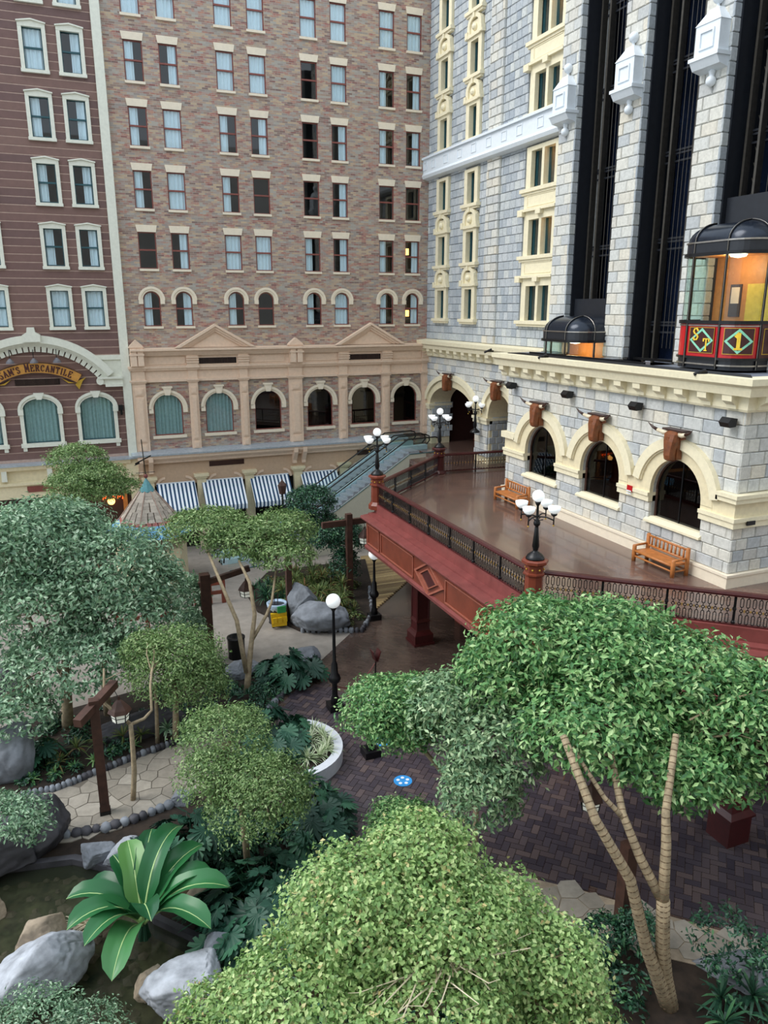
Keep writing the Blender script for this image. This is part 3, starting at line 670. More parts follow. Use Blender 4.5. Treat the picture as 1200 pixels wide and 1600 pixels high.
# sign
STRK = {'S': [[(.85, .8), (.6, 1), (.25, .95), (.12, .75), (.3, .57), (.7, .45), (.88, .25), (.7, .04), (.35, 0), (.12, .2)]], 'A': [[(.05, 0), (.5, 1)], [(.5, 1), (.95, 0)], [(.25, .35), (.75, .35)], [(-.05, 0), (.2, 0)], [(.75, 0), (1.05, 0)]],
        'M': [[(.1, 0), (.1, 1)], [(.1, 1), (.5, .25)], [(.5, .25), (.9, 1)], [(.9, 1), (.9, 0)], [(-.05, 0), (.25, 0)], [(.75, 0), (1.05, 0)], [(-.05, 1), (.15, 1)], [(.85, 1), (1.05, 1)]],
        "'": [[(.5, 1), (.4, .72)]], 'E': [[(.15, 0), (.15, 1)], [(0, 1), (.85, 1), (.85, .82)], [(.15, .52), (.6, .52), (.6, .62)], [(0, 0), (.88, 0), (.88, .2)]],
        'R': [[(.15, 0), (.15, 1)], [(0, 1), (.6, 1), (.82, .85), (.8, .65), (.6, .5), (.15, .5)], [(.5, .5), (.9, 0), (1.05, 0)], [(0, 0), (.32, 0)]],
        'C': [[(.88, .72), (.85, .95), (.5, 1), (.2, .85), (.08, .5), (.2, .15), (.5, 0), (.88, .2)]], 'N': [[(.12, 0), (.12, 1)], [(.12, 1), (.85, 0)], [(.85, 0), (.85, 1)], [(-.02, 0), (.28, 0)], [(.7, 1), (1, 1)], [(-.05, 1), (.15, 1)]],
        'T': [[(.5, 0), (.5, 1)], [(.05, .8), (.05, 1), (.95, 1), (.95, .8)], [(.3, 0), (.7, 0)]], 'I': [[(.5, 0), (.5, 1)], [(.25, 0), (.75, 0)], [(.25, 1), (.75, 1)]],
        'L': [[(.2, 0), (.2, 1)], [(0, 0), (.85, 0), (.85, .25)], [(0, 1), (.42, 1)]], '1': [[(.5, 0), (.5, 1)], [(.25, .8), (.5, 1)], [(.2, 0), (.8, 0)]]}
def letter(ch, w, h, th, fr, d0, d1):
    """fr(u,v,depth) frame; strokes as thin prisms"""
    m = MB()
    for st in STRK[ch]:
        for (a, b), (c, d) in zip(st[:-1], st[1:]):
            p = Vector((a*w, b*h)); q = Vector((c*w, d*h)); t = (q-p).normalized(); nn = Vector((-t.y, t.x))
            k = th*(1.25 if abs(t.y) > .7 else .75)/2; p = p-t*th*.3; q = q+t*th*.3
            m.prism([(p+nn*k)[:], (p-nn*k)[:], (q-nn*k)[:], (q+nn*k)[:]], d0, d1, fr)
    return m
sg = empty('shop_sign', (cx, YB-.2, 10.0), "arched golden ribbon sign lettered SAM'S MERCANTILE", 'sign')
m = MB(); ring(m, cx, 6.2, 3.82, 4.46, 57, 123, 30, -.3, -.12, FX(YB)); m.build('ribbon', M['yellowwall'] if False else flat('golden_ribbon', '#c98f3e', .5), sg)
m = MB(); ring(m, cx, 6.2, 4.40, 4.46, 57, 123, 30, -.32, -.29, FX(YB)); ring(m, cx, 6.2, 3.82, 3.87, 57, 123, 30, -.32, -.29, FX(YB)); m.build('ribbon_edge', M['post'], sg)
for s in (-1, 1):
    X = lambda u: cx+s*u
    m = MB(); m.prism([(X(2.08), 9.5), (X(2.62), 9.72), (X(2.42), 9.52), (X(2.2), 9.05), (X(2.02), 9.32)], -.24, -.1, FX(YB)); m.prism([(X(2.05), 9.42), (X(1.7), 9.5), (X(1.3), 9.72), (X(1.65), 9.42)], -.2, -.1, FX(YB)); m.build('ribbon_tail', M['gold'], sg)
text = "SAM'S MERCANTILE"; tot = 60.0; wts = [{' ': .7, "'": .45, 'M': 1.15, 'I': .6}.get(c, 1) for c in text]; a = 90+27.5; un = 55.0/sum(wts)
for ch, wt in zip(text, wts):
    a2 = a-un*wt/2; big = ch in 'SM' and (ch == 'S' and a > 116 or ch == 'M' and abs(a2-95) < 4)
    if ch != ' ':
        ang = rad(a2); r0 = 3.96; hh = .42 if big else .34; ww = wt*un*PI/180*4.0*.72
        bx, bz = cx+r0*cos(ang), 6.2+r0*sin(ang); tx, tz = sin(ang), -cos(ang); nx, nz = cos(ang), sin(ang)
        fr = lambda u, v, w, b=(bx, bz, tx, tz, nx, nz, ww): (b[0]+(u-b[6]/2)*b[2]+v*b[4], YB+w, b[1]+(u-b[6]/2)*b[3]+v*b[5])
        letter(ch, ww, hh, .05, fr, -.33, -.3).build('letter', M['redwood_dark'], sg)
    a -= un*wt
for i, x in enumerate((-2.96, -1.76, -.57)):
    g = empty('gooseneck_lamp', (x, YB-.3, 10.7), ('left', 'middle', 'right')[i]+' of three small grey dome lamps hanging over the arched sign', 'lamp', 'lamps over the arched sign')
    m = MB(); m.tube([(x, YB-.1, 11.3), (x, YB-.5, 11.35), (x, YB-.6, 11.2), (x, YB-.6, 10.85)], .02); m.build('arm', M['black'], g)
    m = MB(); m.lathe([(.03, .28), (.08, .24), (.2, .1), (.22, 0), (.18, 0)], (x, YB-.6, 10.62), 12); m.build('lamp_shade', flat('grey_shade', '#6c6a70', .4), g)
m = MB(); m.box(2.5, 2.75, YB-.5, YB-.1, 7.8, 8.05); m.box(2.6, 2.72, YB-.2, YB, 7.45, 7.8); tag(m.build('security_camera', M['black'], loc=(2.6, YB, 7.8)), 'small black security camera beside the cream corner board', 'camera')
g = empty('pendant_lamp', (1.6, YB-.6, 2.2), 'glowing orange globe lamp hanging in the shopfront at left', 'lamp')
m = MB(); m.sphere((1.6, YB-.6, 2.35), .22, 12, 8); m.build('globe', M['lampwarm'], g); m = MB(); m.tube([(1.6, YB-.6, 2.5), (1.6, YB-.6, 3.0)], .03); m.lathe([(.03, .15), (.12, 0)], (1.6, YB-.6, 2.52)); m.build('stem', M['black'], g)
nb = MB()
for k in range(5): x = 1.15+k*.28; nb.tube([(x, YB-.2, 2.35), (x+.05, YB-.2, 2.62), (x+.14, YB-.2, 2.45), (x+.2, YB-.2, 2.6)], .022, 4)
tag(nb.build('neon_sign', M['neon'], loc=(1.7, YB-.2, 2.4)), 'red orange neon squiggle glowing in the dark shop window', 'sign')
# ------------------------------------------------------------------ stone podium with three arched windows
XP = 19.73; Y0 = 17.96; Y1 = 32.3; WC = [20.65, 24.95, 29.25]; ZS = 7.05
pd = empty('stone_pavilion', (21.5, 25, D), 'low pale stone pavilion with cream arches and heavy cornice on the terrace', 'building')
holes = [[(c-1.25, 5.98), (c+1.25, 5.98)]+arc(c, ZS, 1.25, 0, 180, 18, 1.32) for c in WC]
mb = MB(); mb.plate([(Y0+.02, D), (Y1, D), (Y1, 10.45), (Y0+.02, 10.45)], holes, .1, .5, FY(XP)); mb.box(XP+.1, 34, Y0+.1, Y0+.5, D, 10.45); mb.box(XP+.1, 34, Y1-.4, Y1-.1, D, 10.45); mb.build('wall', M['mortar'], pd)
mb = MB(); mb.box(XP+2.2, XP+2.3, Y0+.5, Y1-.4, D, 10.45); mb.build('inner_wall', M['darkwood'], pd)
pier_h = [(c-1.27, c+1.27, 5.8, 7.2) for c in WC]
st = courses(Y0, Y1, 4.98, 6.56, .395, [.6, .75, .9, .5], [(a, b, 5.8, 9) for a, b, c, d in pier_h], seed=11)
st += courses(Y0, Y1, 7.72, 10.42, .44, [.6, .75, .9, .5], [(Y0+.8, Y1, 7.0, 7.5)], seed=12, circles=[(c, ZS, 1.3, 1.38) for c in WC])
stones_y('stone', st, XP, M['stone_pale'], pd)
sr = courses(XP+.0, 30, 4.98, 6.56, .395, [.5, .6, .55], [], seed=13)+courses(XP, 30, 7.75, 10.42, .44, [.55, .65, .5], [], seed=14)
stones_x('stone', [r for r in sr if r[0] < 23.5], Y0, M['stone_pale'], pd, limit=200)
# plinth, impost bands, string course
m = MB(); m.box(XP-.1, XP+.1, Y0-.1, Y1+.1, D, 4.9); m.box(XP-.1, 30, Y0-.1, Y0+.1, D, 4.9)
m.box(XP-.14, XP+.1, Y0-.14, Y1+.14, 4.9, 4.98); m.box(XP-.14, 30, Y0-.14, Y0+.1, 4.9, 4.98); m.build('plinth', M['ivory'], pd)
for a, b in ((Y0-.1, 19.4), (21.9, 23.7), (26.2, 28.0), (30.5, Y1+.1)):
    m = MB(); m.box(XP-.1, XP+.4, a, b, 6.58, 6.80); m.box(XP-.15, XP+.4, a-(.05 if a < 18 else 0), b, 6.80, 6.93)
    if a < 18: m.box(XP-.1, 30, Y0-.1, Y0+.1, 6.58, 6.8); m.box(XP-.15, 30, Y0-.15, Y0+.1, 6.8, 6.93)
    m.build('impost', M['cream'], pd)
for i, (a, b) in enumerate(((Y0-.03, 18.9), (22.4, 23.2), (26.7, 27.5), (31.0, Y1+.05))):
    m = MB(); m.box(XP-.05, XP+.1, a, b, 6.93, 7.45)
    if i == 0: m.box(XP-.05, 30, Y0-.05, Y0+.1, 6.93, 7.45)
    m.build('band', M['cream2'], pd)
m = MB(); m.box(XP-.2, XP+.1, Y0-.2, 18.65, 7.45, 7.62); m.box(XP-.26, XP+.1, Y0-.26, 18.6, 7.62, 7.74); m.box(XP-.2, 30, Y0-.2, Y0+.1, 7.45, 7.62); m.box(XP-.26, 30, Y0-.26, Y0+.1, 7.62, 7.74)
m.build('string_course', M['cream'], pd)
m = MB(); m.box(XP-.2, XP+.1, 31.3, Y1+.2, 7.45, 7.74); m.build('string_course', M['cream'], pd)
for c in WC:
    m = MB(); ring(m, c, ZS, 1.26, 1.78, 0, 180, 24, -.06, .3, FY(XP), riz=1.34, roz=1.75)
    for s in (-1, 1): m.box(XP-.06, XP+.3, min(c+s*1.26, c+s*1.78), max(c+s*1.26, c+s*1.78), 6.93, 7.06)
    m.build('arch_band', M['cream2'], pd)
    m = MB(); ring(m, c, ZS, 1.78, 2.14, 10, 170, 24, -.2, .1, FY(XP), roz=2.12, riz=1.76); ring(m, c, ZS, 1.74, 1.86, 10, 170, 24, -.13, .1, FY(XP), roz=1.84, riz=1.7)
    m.build('hood_mould', M['cream'], pd)
    m = MB(); m.prism([(XP-.12, 5.82), (XP-.12, 5.9), (XP+.1, 6.02), (XP+.5, 6.02), (XP+.5, 5.82)], c-1.4, c+1.4, lambda u, v, w: (u, w, v)); m.build('sill', M['cream'], pd)
    m = MB(); ring(m, c, ZS, 1.2, 1.26, 0, 180, 20, .22, .32, FY(XP), riz=1.27, roz=1.33)
    for s in (-1.23, 1.17): m.box(XP+.22, XP+.32, c+s, c+s+.06, 6.0, ZS)
    fr = m.build('window', M['post'], pd)
    m = MB(); m.prism([(c-1.24, 6.0), (c+1.24, 6.0)]+arc(c, ZS, 1.24, 0, 180, 18, 1.32), .274, .276, FY(XP)); m.build('pane', M['glassdark'], fr)
    m = MB(); m.box(XP+.25, XP+.3, c-.02, c+.02, 6.0, 8.3); m.build('glazing_bar', M['black'], fr)
# counter and glow seen through the middle window
m = MB(); m.box(XP+1.2, XP+1.5, 23.7, 26.2, 5.6, 6.25); m.build('counter', M['honey'], pd)
for (y, z) in ((24.4, 7.55), (25.2, 7.6)): m = MB(); m.sphere((XP+1.9, y, z), .06, 8, 5); m.build('wall_lamp', M['lampwarm'], pd)
# cornice and dentils
cp = [(0, 10.42), (-.16, 10.42), (-.2, 10.5), (-.2, 10.95), (-.55, 10.95), (-.6, 11.12), (-.62, 11.22), (-.78, 11.32), (-.8, 11.52), (0, 11.52)]
def cornice(name, pts, x_, y0, y1, parent, mat):
    m = MB(); m.prism(pts, y0, y1, lambda u, v, w: (x_+u, w, v)); return m.build(name, mat, parent)
m = MB()
n = len(cp); vs = []
for (u, v) in cp: vs.append((XP+u, Y1+.4, v))
for (u, v) in cp: vs.append((XP+u, Y0+u, v))
for (u, v) in cp: vs.append((34, Y0+u, v))
m.add(vs, [(k*n+i, k*n+(i+1) % n, (k+1)*n+(i+1) % n, (k+1)*n+i) for k in range(2) for i in range(n)]); m.add(vs[:n], [tuple(range(n))]); m.build('cornice', M['cream'], pd)
dy = (30.95-18.13)/12
for k in range(14):
    y = 18.35+dy*k; m = MB(); m.prism([(0, 10.5), (-.28, 10.5), (-.3, 10.62), (-.5, 10.75), (-.52, 10.95), (0, 10.95)], y-.2, y+.2, lambda u, v, w: (XP+u, w, v)); m.build('dentil', M['cream'], pd)
for k in range(5):
    x = 20.1+k*1.06; m = MB(); m.prism([(0, 10.5), (-.28, 10.5), (-.3, 10.62), (-.5, 10.75), (-.52, 10.95), (0, 10.95)], x-.2, x+.2, lambda u, v, w: (w, Y0+u, v)); m.build('dentil', M['cream'], pd)
SHAFT = [(20.8, 21.5), (25.1, 25.1), (29.4, 29.4)]
mb = MB(); mb.plate([(XP-.72, Y0-.72), (34, Y0-.72), (34, Y1+.4), (XP-.72, Y1+.4)], [[(20.15, c-1.75), (22.9, c-1.75), (22.9, c+1.75), (20.15, c+1.75)] for c in (25.05, 29.4)], 11.4, 11.5, FZ); mb.build('roof', M['roofdeck'], pd)
for k in range(7):
    mb = MB(); mb.tube([(XP-.3+k*.1, Y0-.3+k*.1, 11.53), (XP-.3+k*.1, 32, 11.53)], .02, 4); mb.build('roof_cable', M['black'], pd)
m = MB(); m.box(22.2, 22.25, Y0+.0, 32, 11.5, 11.6); m.build('shaft_kerb', M['black'], pd)
m = MB(); m.box(20.1, 20.16, 23.3, 31.2, 11.5, 11.62); m.build('shaft_kerb', M['black'], pd)
m = MB(); m.box(XP-.08, XP-.05, 22.75, 23.05, 6.62, 6.86); p_ = tag(m.build('small_red_sign', M['redpaint'], loc=(XP, 22.9, 6.6)), 'tiny red and white notice on the cream impost between arches', 'sign')
p_.location = (XP-.09, 22.9, 6.74); 
m = MB(); 
for z in (-.05, .05): m.box(-.11, -.095, -.13, .13, z-.02, z+.02)
m.build('sign_bar', M['white'], p_, local=True)
p_.data.transform(Matrix.Translation((.0, 0, 0)))
m = MB(); m.box(20.15, 20.5, Y0-.19, Y0-.14, 6.68, 6.82); tag(m.build('wall_plate', M['black'], loc=(20.3, Y0-.16, 6.75)), 'small black plate on the cream band round the pavilion corner', 'plate')
for i, (y, z) in enumerate(((31.61, 10.06), (27.11, 10.09), (22.81, 10.09), (18.39, 10.08))):
    g = empty('wall_spotlight', (XP, y, z), 'black wedge shaped spotlight under the cornice, '+('leftmost, near the far arches', 'second from the left', 'second from the right', 'rightmost, beside the pavilion corner')[i], 'spotlight', 'spotlights under the cornice')
    m = MB(); m.prism([(XP-.1, z+.1), (XP-.36, z+.14), (XP-.5, z-.02), (XP-.4, z-.18), (XP-.15, z-.16)], y-.2, y+.2, lambda u, v, w: (u, w, v)); m.build('housing', M['black'], g)
    m = MB(); m.box(XP-.15, XP+.0, y-.06, y+.06, z-.06, z+.06); m.build('mount', M['black'], g)
for i, (y) in enumerate((33.2, 28.5, 19.4)):
    g = empty('roof_camera', (XP-.6, y, 11.52), 'small black camera clamped on the cornice edge, '+('above the far left end', 'above the middle window', 'near the front corner')[i], 'camera', 'cameras on the cornice edge')
    m = MB(); m.box(XP-.75, XP-.4, y-.04, y+.04, 11.52, 11.6); m.build('clamp', M['black'], g); m = MB(); m.tube([(XP-.85, y+.1, 11.5), (XP-.55, y-.1, 11.66)], .05, 8); m.build('body', M['black'], g)
# longhorn heads over the arches
def longhorn(loc, s, lab):
    g = empty('longhorn_head', loc, lab, 'sculpture', 'carved longhorn heads over the arches')
    secs = [(.50, -.12, .27, .20), (.40, -.26, .31, .20), (.15, -.30, .27, .21), (-.15, -.32, .20, .20), (-.35, -.33, .185, .19), (-.50, -.30, .19, .17), (-.55, -.28, .15, .13)]
    m = MB(); vs = []; n = 12
    for z, x, ry, rx in secs:
        for j in range(n):
            c_, s_ = cos(2*PI*j/n+.26), sin(2*PI*j/n+.26); q = .82/max(abs(c_), abs(s_))*.35+.72; vs.append((x+rx*c_*q, ry*s_*q, z))
    k = len(secs); m.add(vs, [(i*n+j, i*n+(j+1) % n, (i+1)*n+(j+1) % n, (i+1)*n+j) for i in range(k-1) for j in range(n)]+[tuple(range(n)), tuple(range((k-1)*n, k*n))])
    m.box(-.2, .02, -.2, .2, -.5, .5); m.box(-.5, -.4, -.06, .06, -.2, .3)
    a = m.build('head', M['honey2'], g, local=True)
    for sgn in (-1, 1):
        m = MB(); m.tube([(-.2, sgn*.2, .40), (-.3, sgn*.45, .40), (-.36, sgn*.7, .46)], [.09, .085, .065], 8); m.build('horn', M['hornpale'], g, True, local=True)
        m = MB(); m.tube([(-.36, sgn*.69, .46), (-.40, sgn*.9, .54), (-.46, sgn*1.08, .68)], [.066, .045, .008], 8); m.build('horn_tip', M['darkwood'], g, True, local=True)
        m = MB(); m.prism([(sgn*.2, .3), (sgn*.48, .36), (sgn*.5, .26), (sgn*.22, .18)], -.2, -.14, lambda u, v, w: (w, u, v)); m.build('ear', M['honey2'], g, local=True)
        m = MB(); m.sphere((-.4, sgn*.17, .22), .04, 6, 4); m.build('eye', M['black'], g, local=True)
    m = MB(); m.box(-.32, .05, -.5, .5, .5, .56); m.build('mount_board', M['darkwood'], g, local=True)
M['honey2'] = flat('carved_brown_wood', '#7a4526', .45, var=.3, scale=4); M['hornpale'] = flat('pale_horn', '#d9cbb0', .4)
for i, c in enumerate(WC):
    longhorn((XP-.12, c, 8.95), 1, 'carved brown longhorn head over the '+('nearest', 'middle', 'farthest')[i]+' of the three arched pavilion windows')
# ------------------------------------------------------------------ arcade wing and stone tower
XW = 22.7
tw = empty('stone_tower', (24, 41, D), 'tall grey stone tower wall with cream window surrounds and open arches below', 'building')
A1 = (44.1, 3.1, 3.75); A2 = (37.95, 1.35, 2.1)
holes = [[(A1[0]-3.1, D-.05), (A1[0]+3.1, D-.05)]+arc(A1[0], 7.2, 3.1, 0, 180, 22, 1.5), [(A2[0]-1.35, D-.05), (A2[0]+1.35, D-.05)]+arc(A2[0], 7.3, 1.35, 0, 180, 16, 1.5)]
mb = MB(); mb.plate([(33, D-.2), (48.3, D-.2), (48.3, 10.7), (33, 10.7)], holes, .1, 1.5, FY(XW)); mb.build('arcade_wall', M['cream2'], tw)
TA = [(45.72, .98, .45), (42.02, 1.02, .43)]       # centre, half casing, half glass
TR = [12.90, 16.15, 19.40, 22.9, 26.15, 29.4, 32.65]
wh = []
for z0 in TR:
    for c, hw, gw in TA: wh.append([(c-gw, z0+.08), (c+gw, z0+.08), (c+gw, z0+1.8), (c-gw, z0+1.8)])
    for c in (35.2, 34.05): wh.append([(c-.47, z0+.08), (c+.47, z0+.08), (c+.47, z0+1.8), (c-.47, z0+1.8)])
mb = MB(); mb.plate([(30.5, 10.7), (48.3, 10.7), (48.3, 34), (30.5, 34)], wh, .1, .5, FY(XW)); mb.build('wall', M['mortar'], tw)
mb = MB(); mb.box(XW+.8, XW+.9, 32.5, 48.3, 10.7, 34); mb.build('inner_wall', flat('beige_room_wall', '#b3a98c', .8), tw)
hr = []
for z0 in TR:
    for c, hw, gw in TA: hr.append((c-.85, c+.85, z0-.2, z0+2.9))
    hr.append((33.2, 36.45, z0-.2, z0+2.3)); hr.append((33.4, 36.3, z0+2.2, z0+3.1))
hr.append((33, 48.3, 21.55, 22.85))
st = courses(32.6, 38.85, 11.6, 33.8, .44, [.5, .6, .55, .42], hr, seed=21)+courses(40.25, 48, 11.6, 33.8, .44, [.5, .6, .55, .42], hr, seed=22)
stones_y('stone', st, XW, M['stone_grey'], tw, limit=300)
st = courses(38.85, 40.25, 11.6, 33.8, .44, [.7], [(33, 48.3, 21.55, 22.85)], seed=23)
stones_y('quoin', st, XW-.12, M['stone_pale'], tw, limit=120, d=.24)
st = courses(36, 48.1, 4.9, 6.9, .4, [.5, .6, .7], [(A1[0]-3.15, A1[0]+3.15, 4, 8), (A2[0]-1.4, A2[0]+1.4, 4, 8)], seed=24)
st += courses(33, 48.1, 7.9, 10.45, .425, [.5, .6, .7], [], seed=25, circles=[(A1[0], 7.25, 3.15, 1.6), (A2[0], 7.35, 1.4, 1.6)])
stones_y('arcade_stone', [r for r in st if r[0] > 33], XW, M['stone_pale'], tw, limit=250)
m = MB(); ring(m, A1[0], 7.2, 3.08, 3.5, 0, 180, 28, -.06, .12, FY(XW), riz=1.48, roz=1.9); m.box(XW-.06, XW+.1, 40.5, 41.05, 7.1, 7.4); m.build('arch_band', M['cream2'], tw)
m = MB(); ring(m, A1[0], 7.3, 3.45, 3.8, 8, 172, 28, -.2, .12, FY(XW), riz=1.85, roz=2.15); m.build('hood_mould', M['cream'], tw)
m = MB(); ring(m, A2[0], 7.3, 1.34, 1.8, 0, 180, 22, -.06, .12, FY(XW), riz=1.48, roz=1.85); m.build('arch_band', M['cream2'], tw)
m = MB(); ring(m, A2[0], 7.3, 1.78, 2.1, 12, 168, 22, -.2, .12, FY(XW), riz=1.82, roz=2.15); m.build('hood_mould', M['cream'], tw)
for a, b in ((47.15, 48.3), (39.3, 41.0), (35, 36.6)):
    m = MB(); m.box(XW-.1, XW+1.55, a, b, 6.9, 7.12); m.box(XW-.16, XW+1.58, a-.06, b+.06, 7.12, 7.28); m.build('impost', M['cream'], tw)
    m = MB(); m.box(XW-.02, XW+1.52, a+.02, b-.02, 7.28, 7.9); m.build('band', M['cream2'], tw)
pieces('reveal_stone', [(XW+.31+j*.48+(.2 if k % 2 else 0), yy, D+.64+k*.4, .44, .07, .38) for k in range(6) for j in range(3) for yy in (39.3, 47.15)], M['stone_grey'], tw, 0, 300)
cornice('cornice', [(0, 10.5), (-.16, 10.5), (-.2, 11.0), (-.55, 11.0), (-.6, 11.2), (-.72, 11.3), (-.75, 11.52), (0, 11.6)], XW, 33, 48.2, tw, M['cream'])
for k in range(15):
    y = 34+k*.98; m = MB(); m.prism([(0, 10.58), (-.28, 10.58), (-.3, 10.7), (-.5, 10.82), (-.52, 11.0), (0, 11.0)], y-.2, y+.2, lambda u, v, w: (XW+u, w, v)); m.build('dentil', M['cream'], tw)
m = MB(); m.box(XW-.4, XW+.12, 33, 48.25, 21.9, 22.75); m.box(XW-.52, XW+.1, 33, 48.35, 22.7, 22.82); m.prism([(0, 21.9), (-.4, 21.9), (-.5, 21.75), (-.42, 21.58), (-.1, 21.5), (0, 21.5)], 33, 48.3, lambda u, v, w: (XW+u, w, v)); bn = m.build('belt_course', M['white'], tw)
for y in (34.6, 36.5, 38.0, 39.6, 41.3, 43.0, 44.8, 46.5, 47.7):
    m = MB(); 
    for a, b, c, d in ((y-.27, y+.27, 22.5, 22.54), (y-.27, y+.27, 22.06, 22.1), (y-.27, y-.23, 22.06, 22.54), (y+.23, y+.27, 22.06, 22.54)): m.box(XW-.43, XW-.39, a, b, c, d)
    m.build('belt_panel', M['white'], bn)
for z0 in TR:
    for c, hw, gw in TA:
        m = MB(); m.box(XW-.14, XW+.2, c-.8, c-gw, z0-.02, z0+1.95); m.box(XW-.14, XW+.2, c+gw, c+.8, z0-.02, z0+1.95); m.box(XW-.14, XW+.2, c-.8, c+.8, z0+1.78, z0+1.95)
        m.box(XW-.28, XW+.1, c-1.0, c+1.0, z0-.12, z0+.05); m.box(XW-.2, XW+.1, c-.92, c+.92, z0-.24, z0-.12); m.build('surround', M['cream'], tw)
        if abs(z0-19.4) > .1:
            m = MB(); m.box(XW-.24, XW+.1, c-1.0, c+1.0, z0+1.95, z0+2.12); m.box(XW-.1, XW+.1, c-.75, c+.75, z0+2.1, z0+2.75)
            ring(m, c, z0+2.55, .5, .78, 0, 180, 12, -.2, .05, FY(XW), riz=.32, roz=.52); 
            for s in (-1, 1): m.box(XW-.2, XW+.05, c+s*.65-.13, c+s*.65+.13, z0+2.1, z0+2.58); m.box(XW-.26, XW, c+s*.8-.14, c+s*.8+.14, z0+1.98, z0+2.3)
            m.box(XW-.26, XW, c-.09, c+.09, z0+2.85, z0+3.12); m.sphere((XW-.12, c, z0+2.42), .2, 10, 6); m.build('carved_hood', M['cream'], tw)
        m = MB(); m.box(XW+.15, XW+.22, c-gw, c-gw+.03, z0+.08, z0+1.8); m.box(XW+.15, XW+.22, c+gw-.05, c+gw, z0+.08, z0+1.8); m.box(XW+.15, XW+.22, c-gw, c+gw, z0+.08, z0+.13); m.box(XW+.15, XW+.2, c+gw-.17, c+gw-.14, z0+.08, z0+1.8)
        fr = m.build('window', M['frame_teal'], tw); m = MB(); m.add([(XW+.18, c-gw, z0+.08), (XW+.18, c+gw, z0+.08), (XW+.18, c+gw, z0+1.8), (XW+.18, c-gw, z0+1.8)], [(0, 1, 2, 3)]); m.build('pane', M['glass'], fr)
    m = MB(); 
    for a, b in ((36.1, 35.67), (34.73, 34.52), (33.58, 33.3)): m.box(XW-.14, XW+.2, b, a, z0-.02, z0+1.8)
    m.box(XW-.14, XW+.2, 33.3, 36.1, z0+1.8, z0+2.0); m.box(XW-.26, XW+.1, 33.2, 36.5, z0-.12, z0+.05); m.box(XW-.18, XW+.1, 33.3, 36.4, z0-.24, z0-.12)
    if abs(z0-19.4) > .1:
        m.box(XW-.3, XW+.1, 33.2, 36.55, z0+2.2, z0+2.32); m.box(XW-.12, XW+.1, 33.4, 36.2, z0+2.0, z0+3.1)
        for y in (36.25, 34.6): m.box(XW-.34, XW, y-.22, y+.22, z0+2.0, z0+2.25)
        for a, b, c_, d in ((33.5, 35.9, z0+2.42, z0+2.46), (33.5, 35.9, z0+2.94, z0+2.98), (35.86, 35.9, z0+2.42, z0+2.98)): m.box(XW-.15, XW-.1, a, b, c_, d)
    m.build('surround', M['cream'], tw)
    for c in (35.2, 34.05):
        m = MB(); m.box(XW+.15, XW+.2, c+.31, c+.34, z0+.08, z0+1.8); m.box(XW+.15, XW+.22, c+.41, c+.47, z0+.08, z0+1.8); m.box(XW+.15, XW+.22, c-.47, c-.42, z0+.08, z0+1.8); fr = m.build('window', M['frame_teal'], tw)
        m = MB(); m.add([(XW+.18, c-.47, z0+.08), (XW+.18, c+.47, z0+.08), (XW+.18, c+.47, z0+1.8), (XW+.18, c-.47, z0+1.8)], [(0, 1, 2, 3)]); m.build('pane', M['glass'], fr)
for z in (17.6, 20.9, 27.7):
    m = MB(); m.box(XW+.5, XW+.7, 33.6, 33.95, z-.15, z+.2); m.build('room_lamp', M['lampwarm'], tw)
longhorn((XW-.15, 44.1, 9.0), 1, 'carved brown longhorn head over the wide open arch beside the escalator')
longhorn((XW-.15, 37.95, 9.05), 1, 'carved brown longhorn head over the narrow open arch left of the pavilion')
# dark hall behind the arches
m = MB(); m.box(29.9, 30.1, 32.5, 48.3, D-.25, 10.7); m.box(XW+1.5, 30, 47.85, 47.95, D-.3, 10.7); m.box(XW+1.5, 30, 32.5, 48.3, 10.6, 10.7); m.box(XW+1.5, 30, 32.4, 32.5, D, 10.7); struct(m.build('wall_back', flat('dark_red_hall', '#3b1a14', .7)))
m = MB(); m.box(26, 26.12, 37, 47, 5.9, 6.02); m.box(26, 26.1, 37, 47, D+.1, D+.2)
for k in range(8): m.box(26, 26.1, 37+k*1.4, 37.1+k*1.4, D, 5.95)
tag(m.build('hall_railing', M['redwood'], loc=(26, 42, D)), 'low brown wooden railing inside the dark arched hall', 'railing')
